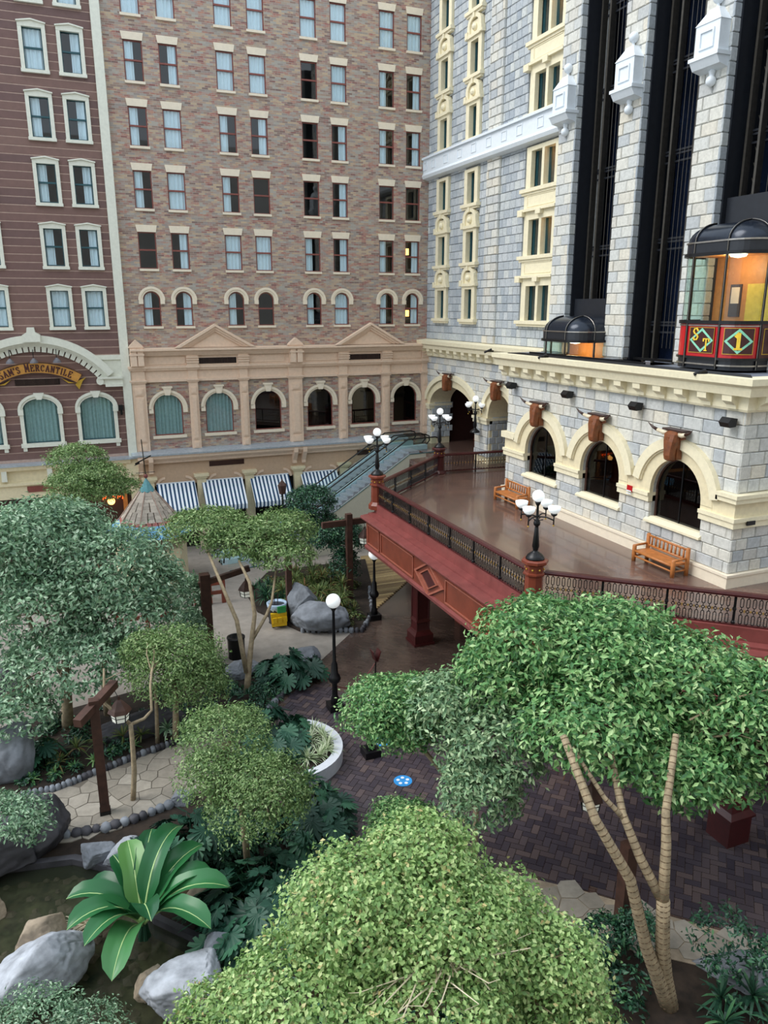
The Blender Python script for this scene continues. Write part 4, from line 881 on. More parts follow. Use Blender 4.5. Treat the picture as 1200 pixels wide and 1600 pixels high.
# ------------------------------------------------------------------ piers with finial boxes
def pier(y0, y1, lab):
    g = empty('stone_pier', (21.9, (y0+y1)/2, 11.5), lab, 'pier', 'stone piers between the elevator shafts')
    m = MB(); m.box(21.75, 23.6, y0+.05, y1-.05, 11.5, 34); m.build('core', M['mortar'], g)
    R = random.Random(int(y0*10)); it = []; n = 51; h = .44; zz = 11.55
    for i in range(n):
        ys = [y0, (y0+y1)/2+R.uniform(-.1, .1), y1] if i % 2 else [y0, y0+.3+R.uniform(-.08, .08), y1-.28+R.uniform(-.05, .05), y1]
        for a, b in zip(ys[:-1], ys[1:]): it.append((21.7+.06, (a+b)/2, zz+h/2, b-a-.02, .12, h-.02))
        zz += h
    it = [t for t in it if t[2] < 33]
    pieces('stone', it, M['stone_pale'], g, -PI/2, 300)
    it = []; zz = 11.55
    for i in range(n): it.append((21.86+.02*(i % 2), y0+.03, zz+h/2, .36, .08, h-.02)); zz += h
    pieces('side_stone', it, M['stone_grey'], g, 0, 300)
    c = (y0+y1)/2; a, b = c-.55, c+.55
    m = MB(); m.box(21.25, 21.8, a, b, 21.95, 22.95); 
    fb = m.build('finial_box', M['white'], g)
    m = MB(); m.add([(21.22, a-.03, 22.95), (21.22, b+.03, 22.95), (21.9, b+.03, 22.95), (21.9, a-.03, 22.95), (21.42, a+.3, 23.35), (21.42, b-.3, 23.35), (21.8, b-.3, 23.35), (21.8, a+.3, 23.35), (21.46, a+.34, 23.42), (21.46, b-.34, 23.42), (21.75, b-.34, 23.42), (21.75, a+.34, 23.42)],
                    [(0, 1, 2, 3), (0, 1, 5, 4), (1, 2, 6, 5), (2, 3, 7, 6), (3, 0, 4, 7), (4, 5, 9, 8), (5, 6, 10, 9), (6, 7, 11, 10), (7, 4, 8, 11), (8, 9, 10, 11)]); m.lathe([(.08, 0), (.05, .12), (.05, .16)], (21.6, c, 23.4), 10)
    m.build('cap', M['white'], fb)
    m = MB(); m.sphere((21.6, c, 23.75), .2, 14, 9); m.build('ball', M['white'], fb, True)
    m = MB()
    for (p, q, r, s) in ((a+.22, b-.22, 22.68, 22.74), (a+.22, b-.22, 22.16, 22.22), (a+.22, a+.28, 22.16, 22.74), (b-.28, b-.22, 22.16, 22.74)): m.box(21.2, 21.26, p, q, r, s)
    m.build('panel_frame', M['white'], fb)
    m = MB(); m.box(21.12, 21.8, a-.13, b+.13, 21.85, 21.97); m.prism([(21.14, 21.86), (21.3, 21.6), (21.75, 21.5), (21.75, 21.86)], a-.08, b+.08, lambda u, v, w: (u, w, v)); m.lathe([(.07, .3), (.12, .2), (.07, 0)], (21.62, c, 21.3), 10); m.build('base_mould', M['white'], fb)
    m = MB(); m.sphere((21.6, c, 21.2), .18, 14, 9); m.build('ball', M['white'], fb, True)
pier(30.85, 32.15, 'tall stone pier at left with white finial box, beside the tower windows')
pier(26.52, 27.9, 'middle tall stone pier with white finial box between dark shafts')
pier(22.25, 23.6, 'right tall stone pier with white finial box behind the lit elevator')
pier(17.95, 19.25, 'rightmost stone pier, mostly hidden behind the elevator car')
# dark elevator shafts
for i, (a, b) in enumerate(((27.9, 30.85), (23.6, 26.52), (19.25, 22.25))):
    g = empty('elevator_shaft', (23.2, (a+b)/2, F), 'dark glazed elevator shaft, '+('left of the middle pier', 'between the middle and right piers', 'right of the right pier, above the lit car')[i], 'elevator shaft', 'glazed elevator shafts')
    z0 = F if i else F
    m = MB(); m.box(23.55, 23.65, a-.4, b+.4, 6, 34); m.build('back_wall', M['shaftglass'], g)
    for s_, (yy) in enumerate((a+.02, b-.08)):
        m = MB(); m.box(21.98, 23.5, yy-(.05 if s_ == 0 else 0), yy+(.06 if s_ == 0 else .12), 11.5, 34); m.build('side_frame', M['blackpaint'], g)
    for y in (a+.2, a+.85, b-.85, b-.3):
        m = MB(); m.box(22.5, 22.62, y-.05, y+.05, 11.4 if i != 2 else 11.5, 34); m.box(22.62, 22.8, y-.015, y+.015, 11.5, 34); m.build('guide_rail', M['steel'], g)
    for y in (a+1.3, a+1.5, a+1.75):
        m = MB(); m.tube([(22.7, y, 12), (22.7, y, 34)], .012, 4); m.build('cable', M['steel'], g)
    for k in range(7):
        z = 12.6+k*3.25; m = MB()
        for d in (0, .28, .4): m.box(22.75, 22.9, a+.15, b-.15, z+d, z+d+.07)
        m.build('cross_beam', M['blackpaint'], g)
    m = MB(); y = b-.55
    for k in range(40): z = 12+k*.5; m.beam((22.85, y-.12, z), (22.85, y+.12, z+.5), .03, .03); 
    m.build('rail_lattice', M['steel'], g)
    if i != 1:
        z1 = 14.0 if i == 0 else 17.35; zz0 = 11.5
        m = MB(); m.box(22.15, 22.3, a+.05, b-.1, zz0, z1); m.build('apron_panel', M['blackpaint'], g)
# elevator cars
def car(cy, dz, lab, lit):
    g = empty('elevator_car', (21.2, cy, 11.55+dz), lab, 'elevator')
    hw = 1.6; r = .87; x0 = 20.3; x1 = 22.1
    def plan(o=0, n=8):
        P = [(x1, cy-hw-o)]; 
        for i in range(n+1): a = rad(270-90*i/n); P.append((x0+r+(r+o)*cos(a), cy-hw+r+(r+o)*sin(a)))
        for i in range(n+1): a = rad(180-90*i/n); P.append((x0+r+(r+o)*cos(a), cy+hw-r+(r+o)*sin(a)))
        P.append((x1, cy+hw+o)); return P
    def band(name, z0, z1, o, mat, t=.06, par=None):
        m = MB(); P = plan(o); Q = plan(o-t); n = len(P); vs = [(x, y, z+dz) for z in (z0, z1) for x, y in P]+[(x, y, z+dz) for z in (z0, z1) for x, y in Q]
        fs = []
        for i in range(n-1): fs += [(i, i+1, n+i+1, n+i), (2*n+i, 3*n+i, 3*n+i+1, 2*n+i+1), (n+i, n+i+1, 3*n+i+1, 3*n+i), (i, 2*n+i, 2*n+i+1, i+1)]
        m.add(vs, fs); return m.build(name, mat, par or g, True if False else False)
    m = MB(); m.prism(plan(-.08), 11.57+dz, 11.65+dz, FZ); m.build('car_floor', M['orangewall'], g)
    band('base_mould', 11.57, 11.92, -.02, M['blackpaint']); band('base_trim', 11.90, 11.98, .06, M['black']); band('base_trim', 11.70, 11.75, .03, M['chrome'])
    band('apron', 11.97, 13.09, 0, M['redpaint']); band('waist_trim', 13.07, 13.19, .07, M['black']); band('waist_trim', 13.0, 13.04, .03, M['chrome'])
    band('glass_wall', 13.15, 15.31, -.02, M['glassclear'], .015)
    band('head_trim', 15.29, 15.40, .1, M['black']); band('head_band', 15.36, 15.75, .02, M['blackpaint']); band('head_trim', 15.72, 15.77, .06, M['chrome'])
    # vaulted roof
    m = MB(); L = 7; vs = []; P0 = plan(0); n = len(P0)
    for k in range(L+1):
        a = rad(90*k/L); o = -.95*(1-cos(a)); z = 15.76+dz+.62*sin(a); vs += [(x, y, z) for x, y in plan(max(o, -.86))]
    m.add(vs, [(k*n+i, k*n+i+1, (k+1)*n+i+1, (k+1)*n+i) for k in range(L) for i in range(n-1)]); m.prism(plan(-.86), 16.36+dz, 16.38+dz, FZ); m.build('domed_roof', M['dome'], g, True)
    # ribs
    pl8 = plan(.02); idx = [1, 9, 10, 18]; idx += [5, 14]
    for i in (1, 9, 10, 18):
        m = MB(); pts = [(pl8[i][0], pl8[i][1], z+dz) for z in (11.6, 13.1, 15.4, 15.76)]
        m.tube(pts, .045, 6)
        rp = []
        for k in range(L+1):
            a = rad(90*k/L); o = -.95*(1-cos(a)); q = plan(max(o, -.86)+.02)[i]; rp.append((q[0], q[1], 15.76+dz+.64*sin(a)))
        m.tube(rp, .03, 6); rb = m.build('rib', M['black'], g)
        m = MB(); m.tube([(p[0]-.04, p[1]-.02, p[2]) for p in pts], .009, 4); m.tube([(p[0]-.025, p[1]-.015, p[2]+.02) for p in rp], .009, 4); m.build('rib_beading', M['chrome'], rb)
    # panels on the apron: flat front and the near curved corner
    def panel(fr, w, h, pieces_):
        m = MB(); m.plate([(-w/2, -h/2), (w/2, -h/2), (w/2, h/2), (-w/2, h/2)], [], 0, .012, fr); q = m.build('panel', M['maroon'], g)
        m = MB(); e = .018
        for a, b, c, d in ((-w/2, w/2, -h/2, -h/2+e), (-w/2, w/2, h/2-e, h/2), (-w/2, -w/2+e, -h/2, h/2), (w/2-e, w/2, -h/2, h/2)): m.prism([(a, c), (b, c), (b, d), (a, d)], .012, .02, fr)
        m.build('panel_border', M['gold'], q)
        if pieces_ is not None:
            m = MB(); t = .1
            for sx in (-1, 1):
                for sy in (-1, 1): m.prism([(sx*(w/2-.03), 0), (0, sy*(h/2-.02)), (0, sy*(h/2-.02-t)), (sx*(w/2-.03-t), 0)], .012, .02, fr)
            m.build('diamond_stripe', M['mint'], q)
            for ch, u, v, s_ in pieces_:
                letter(ch, s_*.74, s_*1.05, s_*.125, lambda a, b, c, u=u, v=v: fr(a+u, b+v, c), .02, .035).build('letter', M['yellowletter'], q)
    zc_ = 12.53+dz; Pm = plan(.035)
    ym = (Pm[9][1]+Pm[10][1])/2
    if lit:
        # viewed from outside (-X), u increases towards -Y
        panel(lambda u, v, w: (x0-.0-.035-w+.02, ym-u, zc_+v), 1.12, .86, [('S', -.40, .0, .37), ('T', .10, -.34, .37)])
        def cf(u, v, w):
            a = rad(225)+u/(r+.03)*1.0; rr = r+.012+w
            return (x0+r+rr*cos(a), cy-hw+r+rr*sin(a), zc_+v)
        # curved panel built in vertical strips
        def curved(w, h, mat, nm, d0, d1, v0=None, v1=None):
            m = MB(); k = 8
            for i in range(k):
                a, b = -w/2+w*i/k, -w/2+w*(i+1)/k; m.prism([(a, v0 if v0 is not None else -h/2), (b, v0 if v0 is not None else -h/2), (b, v1 if v1 is not None else h/2), (a, v1 if v1 is not None else h/2)], d0, d1, cf)
            return m.build(nm, mat, g)
        q = curved(.98, .86, M['maroon'], 'panel', 0, .012)
        m = MB(); w, h, t = .98, .86, .1
        for sx in (-1, 1):
            for sy in (-1, 1):
                for i in range(4):
                    f0, f1 = i/4, (i+1)/4; A = lambda f, o: (sx*(w/2-.03-o)*(1-f), sy*(h/2-.02-o)*f)
                    m.prism([A(f0, 0), A(f1, 0), A(f1, t), A(f0, t)], .014, .022, cf)
        m.build('diamond_stripe', M['mint'], q)
        m = MB()
        for a, b, c, d in ((-.49, -.47, -.43, .43), (.47, .49, -.43, .43)): m.prism([(a, c), (b, c), (b, d), (a, d)], .014, .022, cf)
        for v in (-.43, .41):
            for i in range(8): m.prism([(-.49+i*.1225, v), (-.49+(i+1)*.1225, v), (-.49+(i+1)*.1225, v+.02), (-.49+i*.1225, v+.02)], .014, .022, cf)
        m.build('panel_border', M['gold'], q)
        letter('1', .34, .5, .09, lambda a, b, c: cf(a-.17, b-.25, c), .022, .04).build('numeral', M['yellowletter'], q)
        m = MB(); m.box(x0+r+.03, x1, cy-hw-.05, cy-hw-.0, 11.98+dz, 13.05+dz); q = m.build('side_panel', M['maroon'], g)
        m = MB(); 
        for a, b, c, d in ((21.3, 22.0, 12.1, 12.12), (21.3, 22.0, 12.92, 12.94), (21.3, 21.32, 12.1, 12.94), (21.98, 22.0, 12.1, 12.94)): m.box(a, b, cy-hw-.06, cy-hw-.045, c+dz, d+dz)
        m.build('side_border', M['gold'], q)
    # interior
    m = MB(); m.box(x1-.06, x1, cy-hw, cy+hw, 11.6+dz, 15.4+dz); m.build('back_wall', M['orangewall'], g)
    m = MB(); m.box(x1-.1, x1-.06, cy-1.2, cy-.1, 11.7+dz, 14.4+dz); m.build('door_leaf', M['yellowwall'], g)
    m = MB(); m.box(x1-.1, x1-.07, cy+.15, cy+.65, 13.3+dz, 14.4+dz); q = m.build('notice', M['darkwood'], g); m = MB(); m.box(x1-.115, x1-.1, cy+.22, cy+.58, 13.75+dz, 14.3+dz); m.build('notice_sheet', M['tan'], q)
    m = MB(); m.prism(plan(-.1), 15.33+dz, 15.36+dz, FZ); m.build('ceiling', M['orangewall'], g)
    m = MB(); m.lathe([(.28, .0), (.24, -.08), (.02, -.12)], (20.95, cy-.55, 15.33+dz), 14); m.build('ceiling_lamp', M['lampwhite'], g)
    L_ = bpy.data.lights.new('car_light', 'POINT'); L_.energy = 60; L_.color = (1, .75, .45); L_.shadow_soft_size = .25; lo = bpy.data.objects.new('car_light', L_); COL.objects.link(lo); lo.parent = g; lo.location = (0, 0, 3.4)
car(20.75, 0, 'red and black glass elevator car with lit orange interior on the pavilion roof', True)
car(29.4, -3.15, 'black domed elevator car half sunk below the pavilion roof', False)
# ------------------------------------------------------------------ raised terrace
tr = empty('raised_terrace', (17, 28, D), 'raised brick terrace with red panelled wooden edge and ledge', 'terrace')
DP = [(13.0, 19.35), (13.0, 32.7), (18.9, 38.1), (19.1, 42.6), (20.9, 43.0), (20.9, 48), (30, 48), (30, 4), (18.1, 14.7)]
mb = MB(); mb.prism([(a, b) for a, b in DP], D-.3, D, FZ); mb.build('terrace_floor', M['deckfloor'], tr)
mb = MB(); mb.prism([(13.2, 19.5), (13.2, 32.4), (18.9, 37.9), (30, 38), (30, 4.5), (18.3, 14.9)], 3.6, 3.7, FZ); mb.build('soffit', M['darkwood'], tr)
def edge(a, b, inset0, inset1, sub=None):
    """ledge and fascia along a->b, outward normal to the left of travel reversed (towards camera)"""
    a, b = Vector((a[0], a[1], 0)), Vector((b[0], b[1], 0)); t = (b-a).normalized(); nrm = Vector((-t.y, t.x, 0)); L = (b-a).length
    if nrm.dot(Vector((-1, -.6, 0))) < 0: nrm = -nrm
    fr = lambda u, v, w: tuple((a+t*w+nrm*u+Vector((0, 0, v)))[:])
    m = MB(); m.prism([(-.15, D-.35), (.12, D-.35), (.12, D+.1), (-.15, D+.1)], -.05, L+.05, fr); m.build('kerb', M['redtop'], tr)
    m = MB(); m.prism([(.1, 3.9), (.42, 3.95), (.42, 4.17), (.1, 4.2)], -inset0*.4, L+inset1*.4, fr); m.build('ledge', M['redtop'], tr)
    m = MB(); m.prism([(.1, 3.9), (.76, 3.92), (.78, 3.98), (.76, 4.06), (.42, 4.1), (.1, 4.1)], -inset0*.75, L+inset1*.75, fr); m.build('ledge', M['redtop'], tr)
    m = MB(); m.prism([(.0, 2.45), (.5, 2.45), (.5, 3.95), (.0, 3.95)], -inset0*.5, L+inset1*.5, fr); m.build('fascia', M['redwood'], tr)
    m = MB(); m.prism([(.5, 3.75), (.62, 3.92), (.5, 3.95)], -inset0*.5, L+inset1*.5, fr); m.prism([(.45, 2.42), (.58, 2.42), (.6, 2.55), (.5, 2.62), (.45, 2.62)], -inset0*.55, L+inset1*.55, fr); m.build('moulding', M['redtop'], tr)
    return fr, L
def frame2(m, fr, u0, u1, z0, z1, e=.05):
    for a, b, c, d in ((u0, u1, z0, z0+e), (u0, u1, z1-e, z1), (u0, u0+e, z0, z1), (u1-e, u1, z0, z1)):
        m.prism([(a, c), (b, c), (b, d), (a, d)], .5, .54, lambda u, v, w: fr(w, v, u))
fr, L = edge((12.95, 19.3), (12.95, 32.6), .9, .3)
for u0, u1 in ((11.75, 13.2), (7.95, 11.55), (1.0, 5.0)):
    m = MB(); frame2(m, fr, u0, u1, 2.72, 3.68); m.build('fascia_panel', M['trimlight'], tr)
uc = 6.45
for k, (sc, mat) in enumerate(((1.0, 'trimlight'), (.62, 'trimlight'))):
    m = MB(); a, b = 1.3*sc, .72*sc
    for (p, q) in (((-a, 0), (0, b)), ((0, b), (a, 0)), ((a, 0), (0, -b)), ((0, -b), (-a, 0))):
        P, Q = Vector(p), Vector(q); m.prism([(P.x, P.y), (Q.x, Q.y), (Q.x*.88, Q.y*.88), (P.x*.88, P.y*.88)], .5, .58, lambda u, v, w: fr(w, 3.2+v, uc+u))
    m.build('diamond_moulding', M[mat], tr)
m = MB(); m.prism([(-.66, 0), (0, .37), (.66, 0), (0, -.37)], .5, .53, lambda u, v, w: fr(w, 3.2+v, uc+u)); m.build('diamond_field', M['redwood_dark'], tr)
fr3, L3 = edge((13.15, 19.1), (21.5, 11.55), .3, .1)
for k in range(5):
    m = MB(); frame2(m, fr3, .5+k*2.2, 2.4+k*2.2, 2.72, 3.68); m.build('fascia_panel', M['trimlight'], tr)
# columns below
def column(x, y, lab):
    g = empty('wooden_column', (x, y, F), lab, 'column')
    m = MB(); m.box(x-.28, x+.28, y-.28, y+.28, F+.5, 3.6)
    for a in (-.28, .28):
        for b in (-.28, .28): m.tube([(x+a, y+b, F+.6), (x+a, y+b, 3.6)], .05, 6)
    m.build('shaft', M['redwood_dark'], g)
    m = MB(); m.box(x-.45, x+.45, y-.45, y+.45, F, F+.5); m.box(x-.5, x+.5, y-.5, y+.5, F, F+.12); m.build('pedestal', M['redwood_dark'], g)
    m = MB(); m.lathe([(.66, 0), (.52, .12), (.46, .2), (.40, .55), (.5, .6), (.42, .75)], (x, y, F+.5), 4, PI/4); m.build('pedestal_cap', M['redwood_dark'], g)
    m = MB(); m.box(x-.36, x+.36, y-.36, y+.36, F+3.9, F+4.1); m.build('capital', M['redwood'], g)
column(13.7, 29.2, 'dark red square column standing under the terrace edge near the boardwalk')
g = empty('wooden_pedestal', (16.3, 13.7, F), 'low dark red wooden pedestal block behind the large tree', 'pedestal')
m = MB(); m.box(15.9, 16.7, 13.3, 14.1, F, F+.9); m.build('block', M['redwood_dark'], g); m = MB(); m.lathe([(.66, 0), (.66, .06), (.5, .2), (.4, .5)], (16.3, 13.7, F+.9), 4, PI/4); m.build('cap', M['redwood_dark'], g)
column(14.0, 20.4, 'dark red square column under the terrace corner')
m = MB(); m.box(21, 21.2, 4, 38, F, 3.7); m.box(17.5, 30, 38, 38.2, F, 3.7); struct(m.build('wall_back', M['darkwood']))
for i, (x, y) in enumerate(((16.5, 17.5), (17.2, 22.5), (17, 27.5))):
    g = empty('pendant_lamp', (x, y, 2.6), ('nearest', 'middle', 'farthest')[i]+' warm pendant lamp under the terrace', 'lamp', 'pendant lamps under the terrace')
    m = MB(); m.tube([(x, y, 3.6), (x, y, 2.9)], .015, 4); m.build('cord', M['black'], g); m = MB(); m.lathe([(.05, .3), (.2, .05), (.22, 0), (.02, -.02)], (x, y, 2.6), 10); m.build('shade', M['lampwarm'], g)
m = MB()
# tables and a board under the terrace
g = empty('hostess_stand', (16.6, 30.5, F), 'brown slanted stand with white sheet under the terrace', 'stand')
m = MB(); m.box(16.3, 16.9, 30.2, 30.8, F, F+1.0); m.build('cabinet', M['redwood'], g); m = MB(); m.add([(16.2, 30.1, F+1.0), (17, 30.1, F+1.0), (17, 30.9, F+1.3), (16.2, 30.9, F+1.3), (16.2, 30.1, F+1.05), (17, 30.1, F+1.05), (17, 30.9, F+1.35), (16.2, 30.9, F+1.35)], [(0, 1, 2, 3), (4, 5, 6, 7), (0, 1, 5, 4), (1, 2, 6, 5), (2, 3, 7, 6), (3, 0, 4, 7)]); m.build('slanted_top', M['redwood'], g)
m = MB(); m.lathe([(.6, 0), (.6, .04)], (15.9, 27.6, F+.75), 16); g = empty('round_table', (15.9, 27.6, F), 'dark round table under the terrace with a white menu on it', 'table'); m.build('tabletop', M['blackpaint'], g); m = MB(); m.lathe([(.3, 0), (.05, .05), (.05, .75)], (15.9, 27.6, F), 10); m.build('leg', M['black'], g)
m = MB(); m.box(15.6, 16.0, 27.4, 27.8, F+.8, F+.815); tag(m.build('menu', M['white'], loc=(15.8, 27.6, F+.8)), 'white sheet lying on the dark round table', 'menu')
# ------------------------------------------------------------------ balustrades
def bal_mesh():
    m = MB()
    def loop(z0, z1, w):
        P = [(-w, z0+w), (-w*.6, z0+.01), (w*.6, z0+.01), (w, z0+w), (w, z1-w), (w*.6, z1-.01), (-w*.6, z1-.01), (-w, z1-w)]
        for i in range(8):
            a, b = P[i], P[(i+1) % 8]; m.beam((a[0], 0, a[1]), (b[0], 0, b[1]), .021, .021, (0, 1, 0))
    loop(.14, .44, .042); loop(.66, .95, .042)
    for i in range(6):
        a, b = rad(60*i), rad(60*i+60); m.beam((.045*cos(a), 0, .55+.045*sin(a)), (.045*cos(b), 0, .55+.045*sin(b)), .021, .021, (0, 1, 0))
    for z0, z1 in ((.1, .16), (.43, .51), (.59, .67), (.94, .98)): m.beam((0, 0, z0), (0, 0, z1), .02, .02)
    me = bpy.data.meshes.new('baluster'); me.from_pydata(m.v, [], m.f); me.materials.append(M['black']); return me
BAL = bal_mesh()
def rail(a, b, lab, dark=False, posts=1.85):
    ax, ay = a; bx, by = b; L = math.hypot(bx-ax, by-ay); an = math.atan2(by-ay, bx-ax)
    g = empty('balustrade', (ax, ay, D), lab, 'railing', 'iron balustrades round the terrace'); g.rotation_euler = (0, 0, an)
    rm = M['redwood_dark']
    m = MB(); m.prism([(-.09, 1.0), (.09, 1.0), (.11, 1.06), (.08, 1.12), (-.08, 1.12), (-.11, 1.06)], .1, L-.1, lambda u, v, w: (w, u, v)); m.build('top_rail', rm, g, local=True)
    m = MB(); m.box(.1, L-.1, -.06, .06, .09, .14); m.build('bottom_rail', rm, g, local=True)
    n = max(1, round(L/posts)); w = L/n; gm = MB()
    for i in range(n):
        if i:
            m = MB(); m.box(i*w-.035, i*w+.035, -.035, .035, 0, 1.02); m.lathe([(.06, 0), (.06, .1), (.04, .14)], (i*w, 0, .1), 8); m.lathe([(.05, 0), (.06, .05), (.05, .1)], (i*w, 0, .55), 8); m.build('rail_post', M['black'], g, local=True)
        k = int((w-.2)/.165); s = (w-.2)/k
        for j in range(k):
            o = link('baluster', BAL, g); o.location = (i*w+.1+s*(j+.5), 0, 0)
            gm.box(i*w+.1+s*(j+1)-.022, i*w+.1+s*(j+1)+.022, -.01, .01, .535, .565); gm.box(i*w+.1+s*(j+1)-.01, i*w+.1+s*(j+1)+.01, -.012, .012, .51, .59)
    gm.build('gilt_band', M['oldgold'], g, local=True)
    return g
rail((12.97, 19.4), (12.97, 32.6), 'long iron balustrade above the red panelled ledge, between two lamp posts')
rail((13.05, 32.72), (18.85, 38.05), 'iron balustrade beside the escalator, between two lamp posts')
rail((19.05, 38.1), (23.3, 37.75), 'short far iron balustrade in front of the open arches')
rail((13.2, 19.15), (21.5, 11.6), 'near iron balustrade behind the large tree at right')
M['newel'] = M['redwood']
def newel(x, y, lab, lab2, dark=False):
    mt = M['redwood_dark'] if dark else M['redwood']
    g = empty('newel_post', (x, y, D), lab, 'post', 'newel posts of the terrace balustrade')
    m = MB(); m.lathe([(.42, -.15), (.42, .05), (.36, .12), (.30, .2), (.29, .95), (.36, 1.0), (.36, 1.05), (.30, 1.08), (.30, 1.3), (.42, 1.38), (.42, 1.46), (.36, 1.5)], (x, y, D-.0), 8, PI/8); m.build('shaft', mt, g)
    m = MB()
    for k in range(8): a = rad(45*k); m.sphere((x+.29*cos(a), y+.29*sin(a), D+1.19), .035, 6, 4)
    m.build('rosette', M['gold'], g)
    lamp5(x, y, D+1.5, lab2)
def lamp5(x, y, z, lab, arms=4, rot=.5):
    g = empty('branched_lamp', (x, y, z), lab, 'lamp', 'five globe iron lamps of the terrace')
    m = MB(); m.lathe([(.3, 0), (.3, .04), (.24, .13), (.12, .22), (.07, .26), (.09, .3), (.09, .34), (.115, .4), (.06, 1.02), (.05, 1.05), (.1, 1.1), (.11, 1.18), (.07, 1.25), (.045, 1.3), (.035, 1.7), (.08, 1.78), (.1, 1.84), (.03, 1.86)], (x, y, z), 14); m.build('pole', M['black'], g, True)
    m = MB(); m.sphere((x, y, z+2.02), .19, 18, 12); m.build('globe', M['globe'], g, True)
    for k in range(arms):
        a = rot+2*PI*k/arms; ux, uy = cos(a), sin(a); rr = .56; m = MB()
        m.tube([(x, y, z+1.36), (x+ux*.3, y+uy*.3, z+1.40), (x+ux*rr, y+uy*rr, z+1.34)], .022, 6); m.tube([(x+ux*rr, y+uy*rr, z+1.2), (x+ux*rr, y+uy*rr, z+1.5)], .02, 6); m.lathe([(.03, 0), (.09, .04), (.1, .09), (.05, .1)], (x+ux*rr, y+uy*rr, z+1.46), 10); m.tube([(x, y, z+1.22), (x+ux*.2, y+uy*.2, z+1.3)], .015, 5)
        ar = m.build('arm', M['black'], g, True)
        m = MB(); m.sphere((x+ux*rr, y+uy*rr, z+1.17), .03, 6, 4); m.build('drop_finial', M['gold'], ar)
        m = MB(); m.lathe([(.05, 0), (.13, .04), (.185, .12), (.2, .22), (.17, .225), (.14, .12), (.02, .03)], (x+ux*rr, y+uy*rr, z+1.55), 16); m.build('bowl_shade', M['globe'], ar, True)
newel(12.98, 19.25, 'red newel post at the near corner of the terrace', 'black five globe lamp on the near corner newel, in front of a bench')
newel(13.0, 32.7, 'red newel post at the far left corner beside the escalator', 'black five globe lamp on the far left newel, in front of the escalator')
newel(18.95, 38.15, 'dark newel post at the bend in the far balustrade', 'black five globe lamp at the top of the escalator', True)
lamp5(22.3, 40.15, 6.35, 'black five globe lamp mounted before the pier between the open arches', 4, .2)
# ------------------------------------------------------------------ benches
def bench(x, y, lab):
    g = empty('log_bench', (x, y, D), lab, 'bench', 'log benches against the pavilion wall')
    R = MB; L = 2.0; d = .62                 # length along y, faces -x
    m = R(); m.box(-d, 0, -L/2+.05, L/2-.05, .38, .45); 
    for k in range(1): pass
    m.build('seat', M['honey'], g, local=True)
    for sx, hh in ((-d, .62), (0, 1.0)):
        for sy in (-L/2, L/2):
            m = R(); m.lathe([(.075, 0), (.08, .3), (.075, hh-.02), (.06, hh)], (sx, sy, 0), 10); m.build('leg', M['honey'], g, True, local=True)
    for sy in (-L/2, L/2): m = R(); m.tube([(-d-.05, sy, .6), (0, sy, .62)], .045, 8); m.build('arm_rest', M['honey'], g, True, local=True); m = R(); m.tube([(-d, sy, .2), (0, sy, .2)], .035, 8); m.build('side_stretcher', M['honey'], g, True, local=True)
    for z in (.93, .56): m = R(); m.tube([(0, -L/2, z), (0, L/2, z)], .045, 8); m.build('back_rail', M['honey'], g, True, local=True)
    for sx in (-d, 0): m = R(); m.tube([(sx, -L/2, .2), (sx, L/2, .2)], .035, 8); m.build('stretcher', M['honey'], g, True, local=True)
    for k in range(9): y_ = -L/2+.2*(k+1); m = R(); m.tube([(0, y_, .56), (0, y_, .93)], .035, 8); m.build('spindle', M['honey'], g, True, local=True)
    for zz in (.4,): m = R(); m.tube([(-d, -L/2, .40), (-d, L/2, .40)], .05, 8); m.build('seat_rail', M['honey'], g, True, local=True)
bench(19.42, 20.45, 'honey coloured log bench under the nearest pavilion window')
bench(19.42, 30.6, 'honey coloured log bench at the far end of the pavilion wall, behind the lamp')
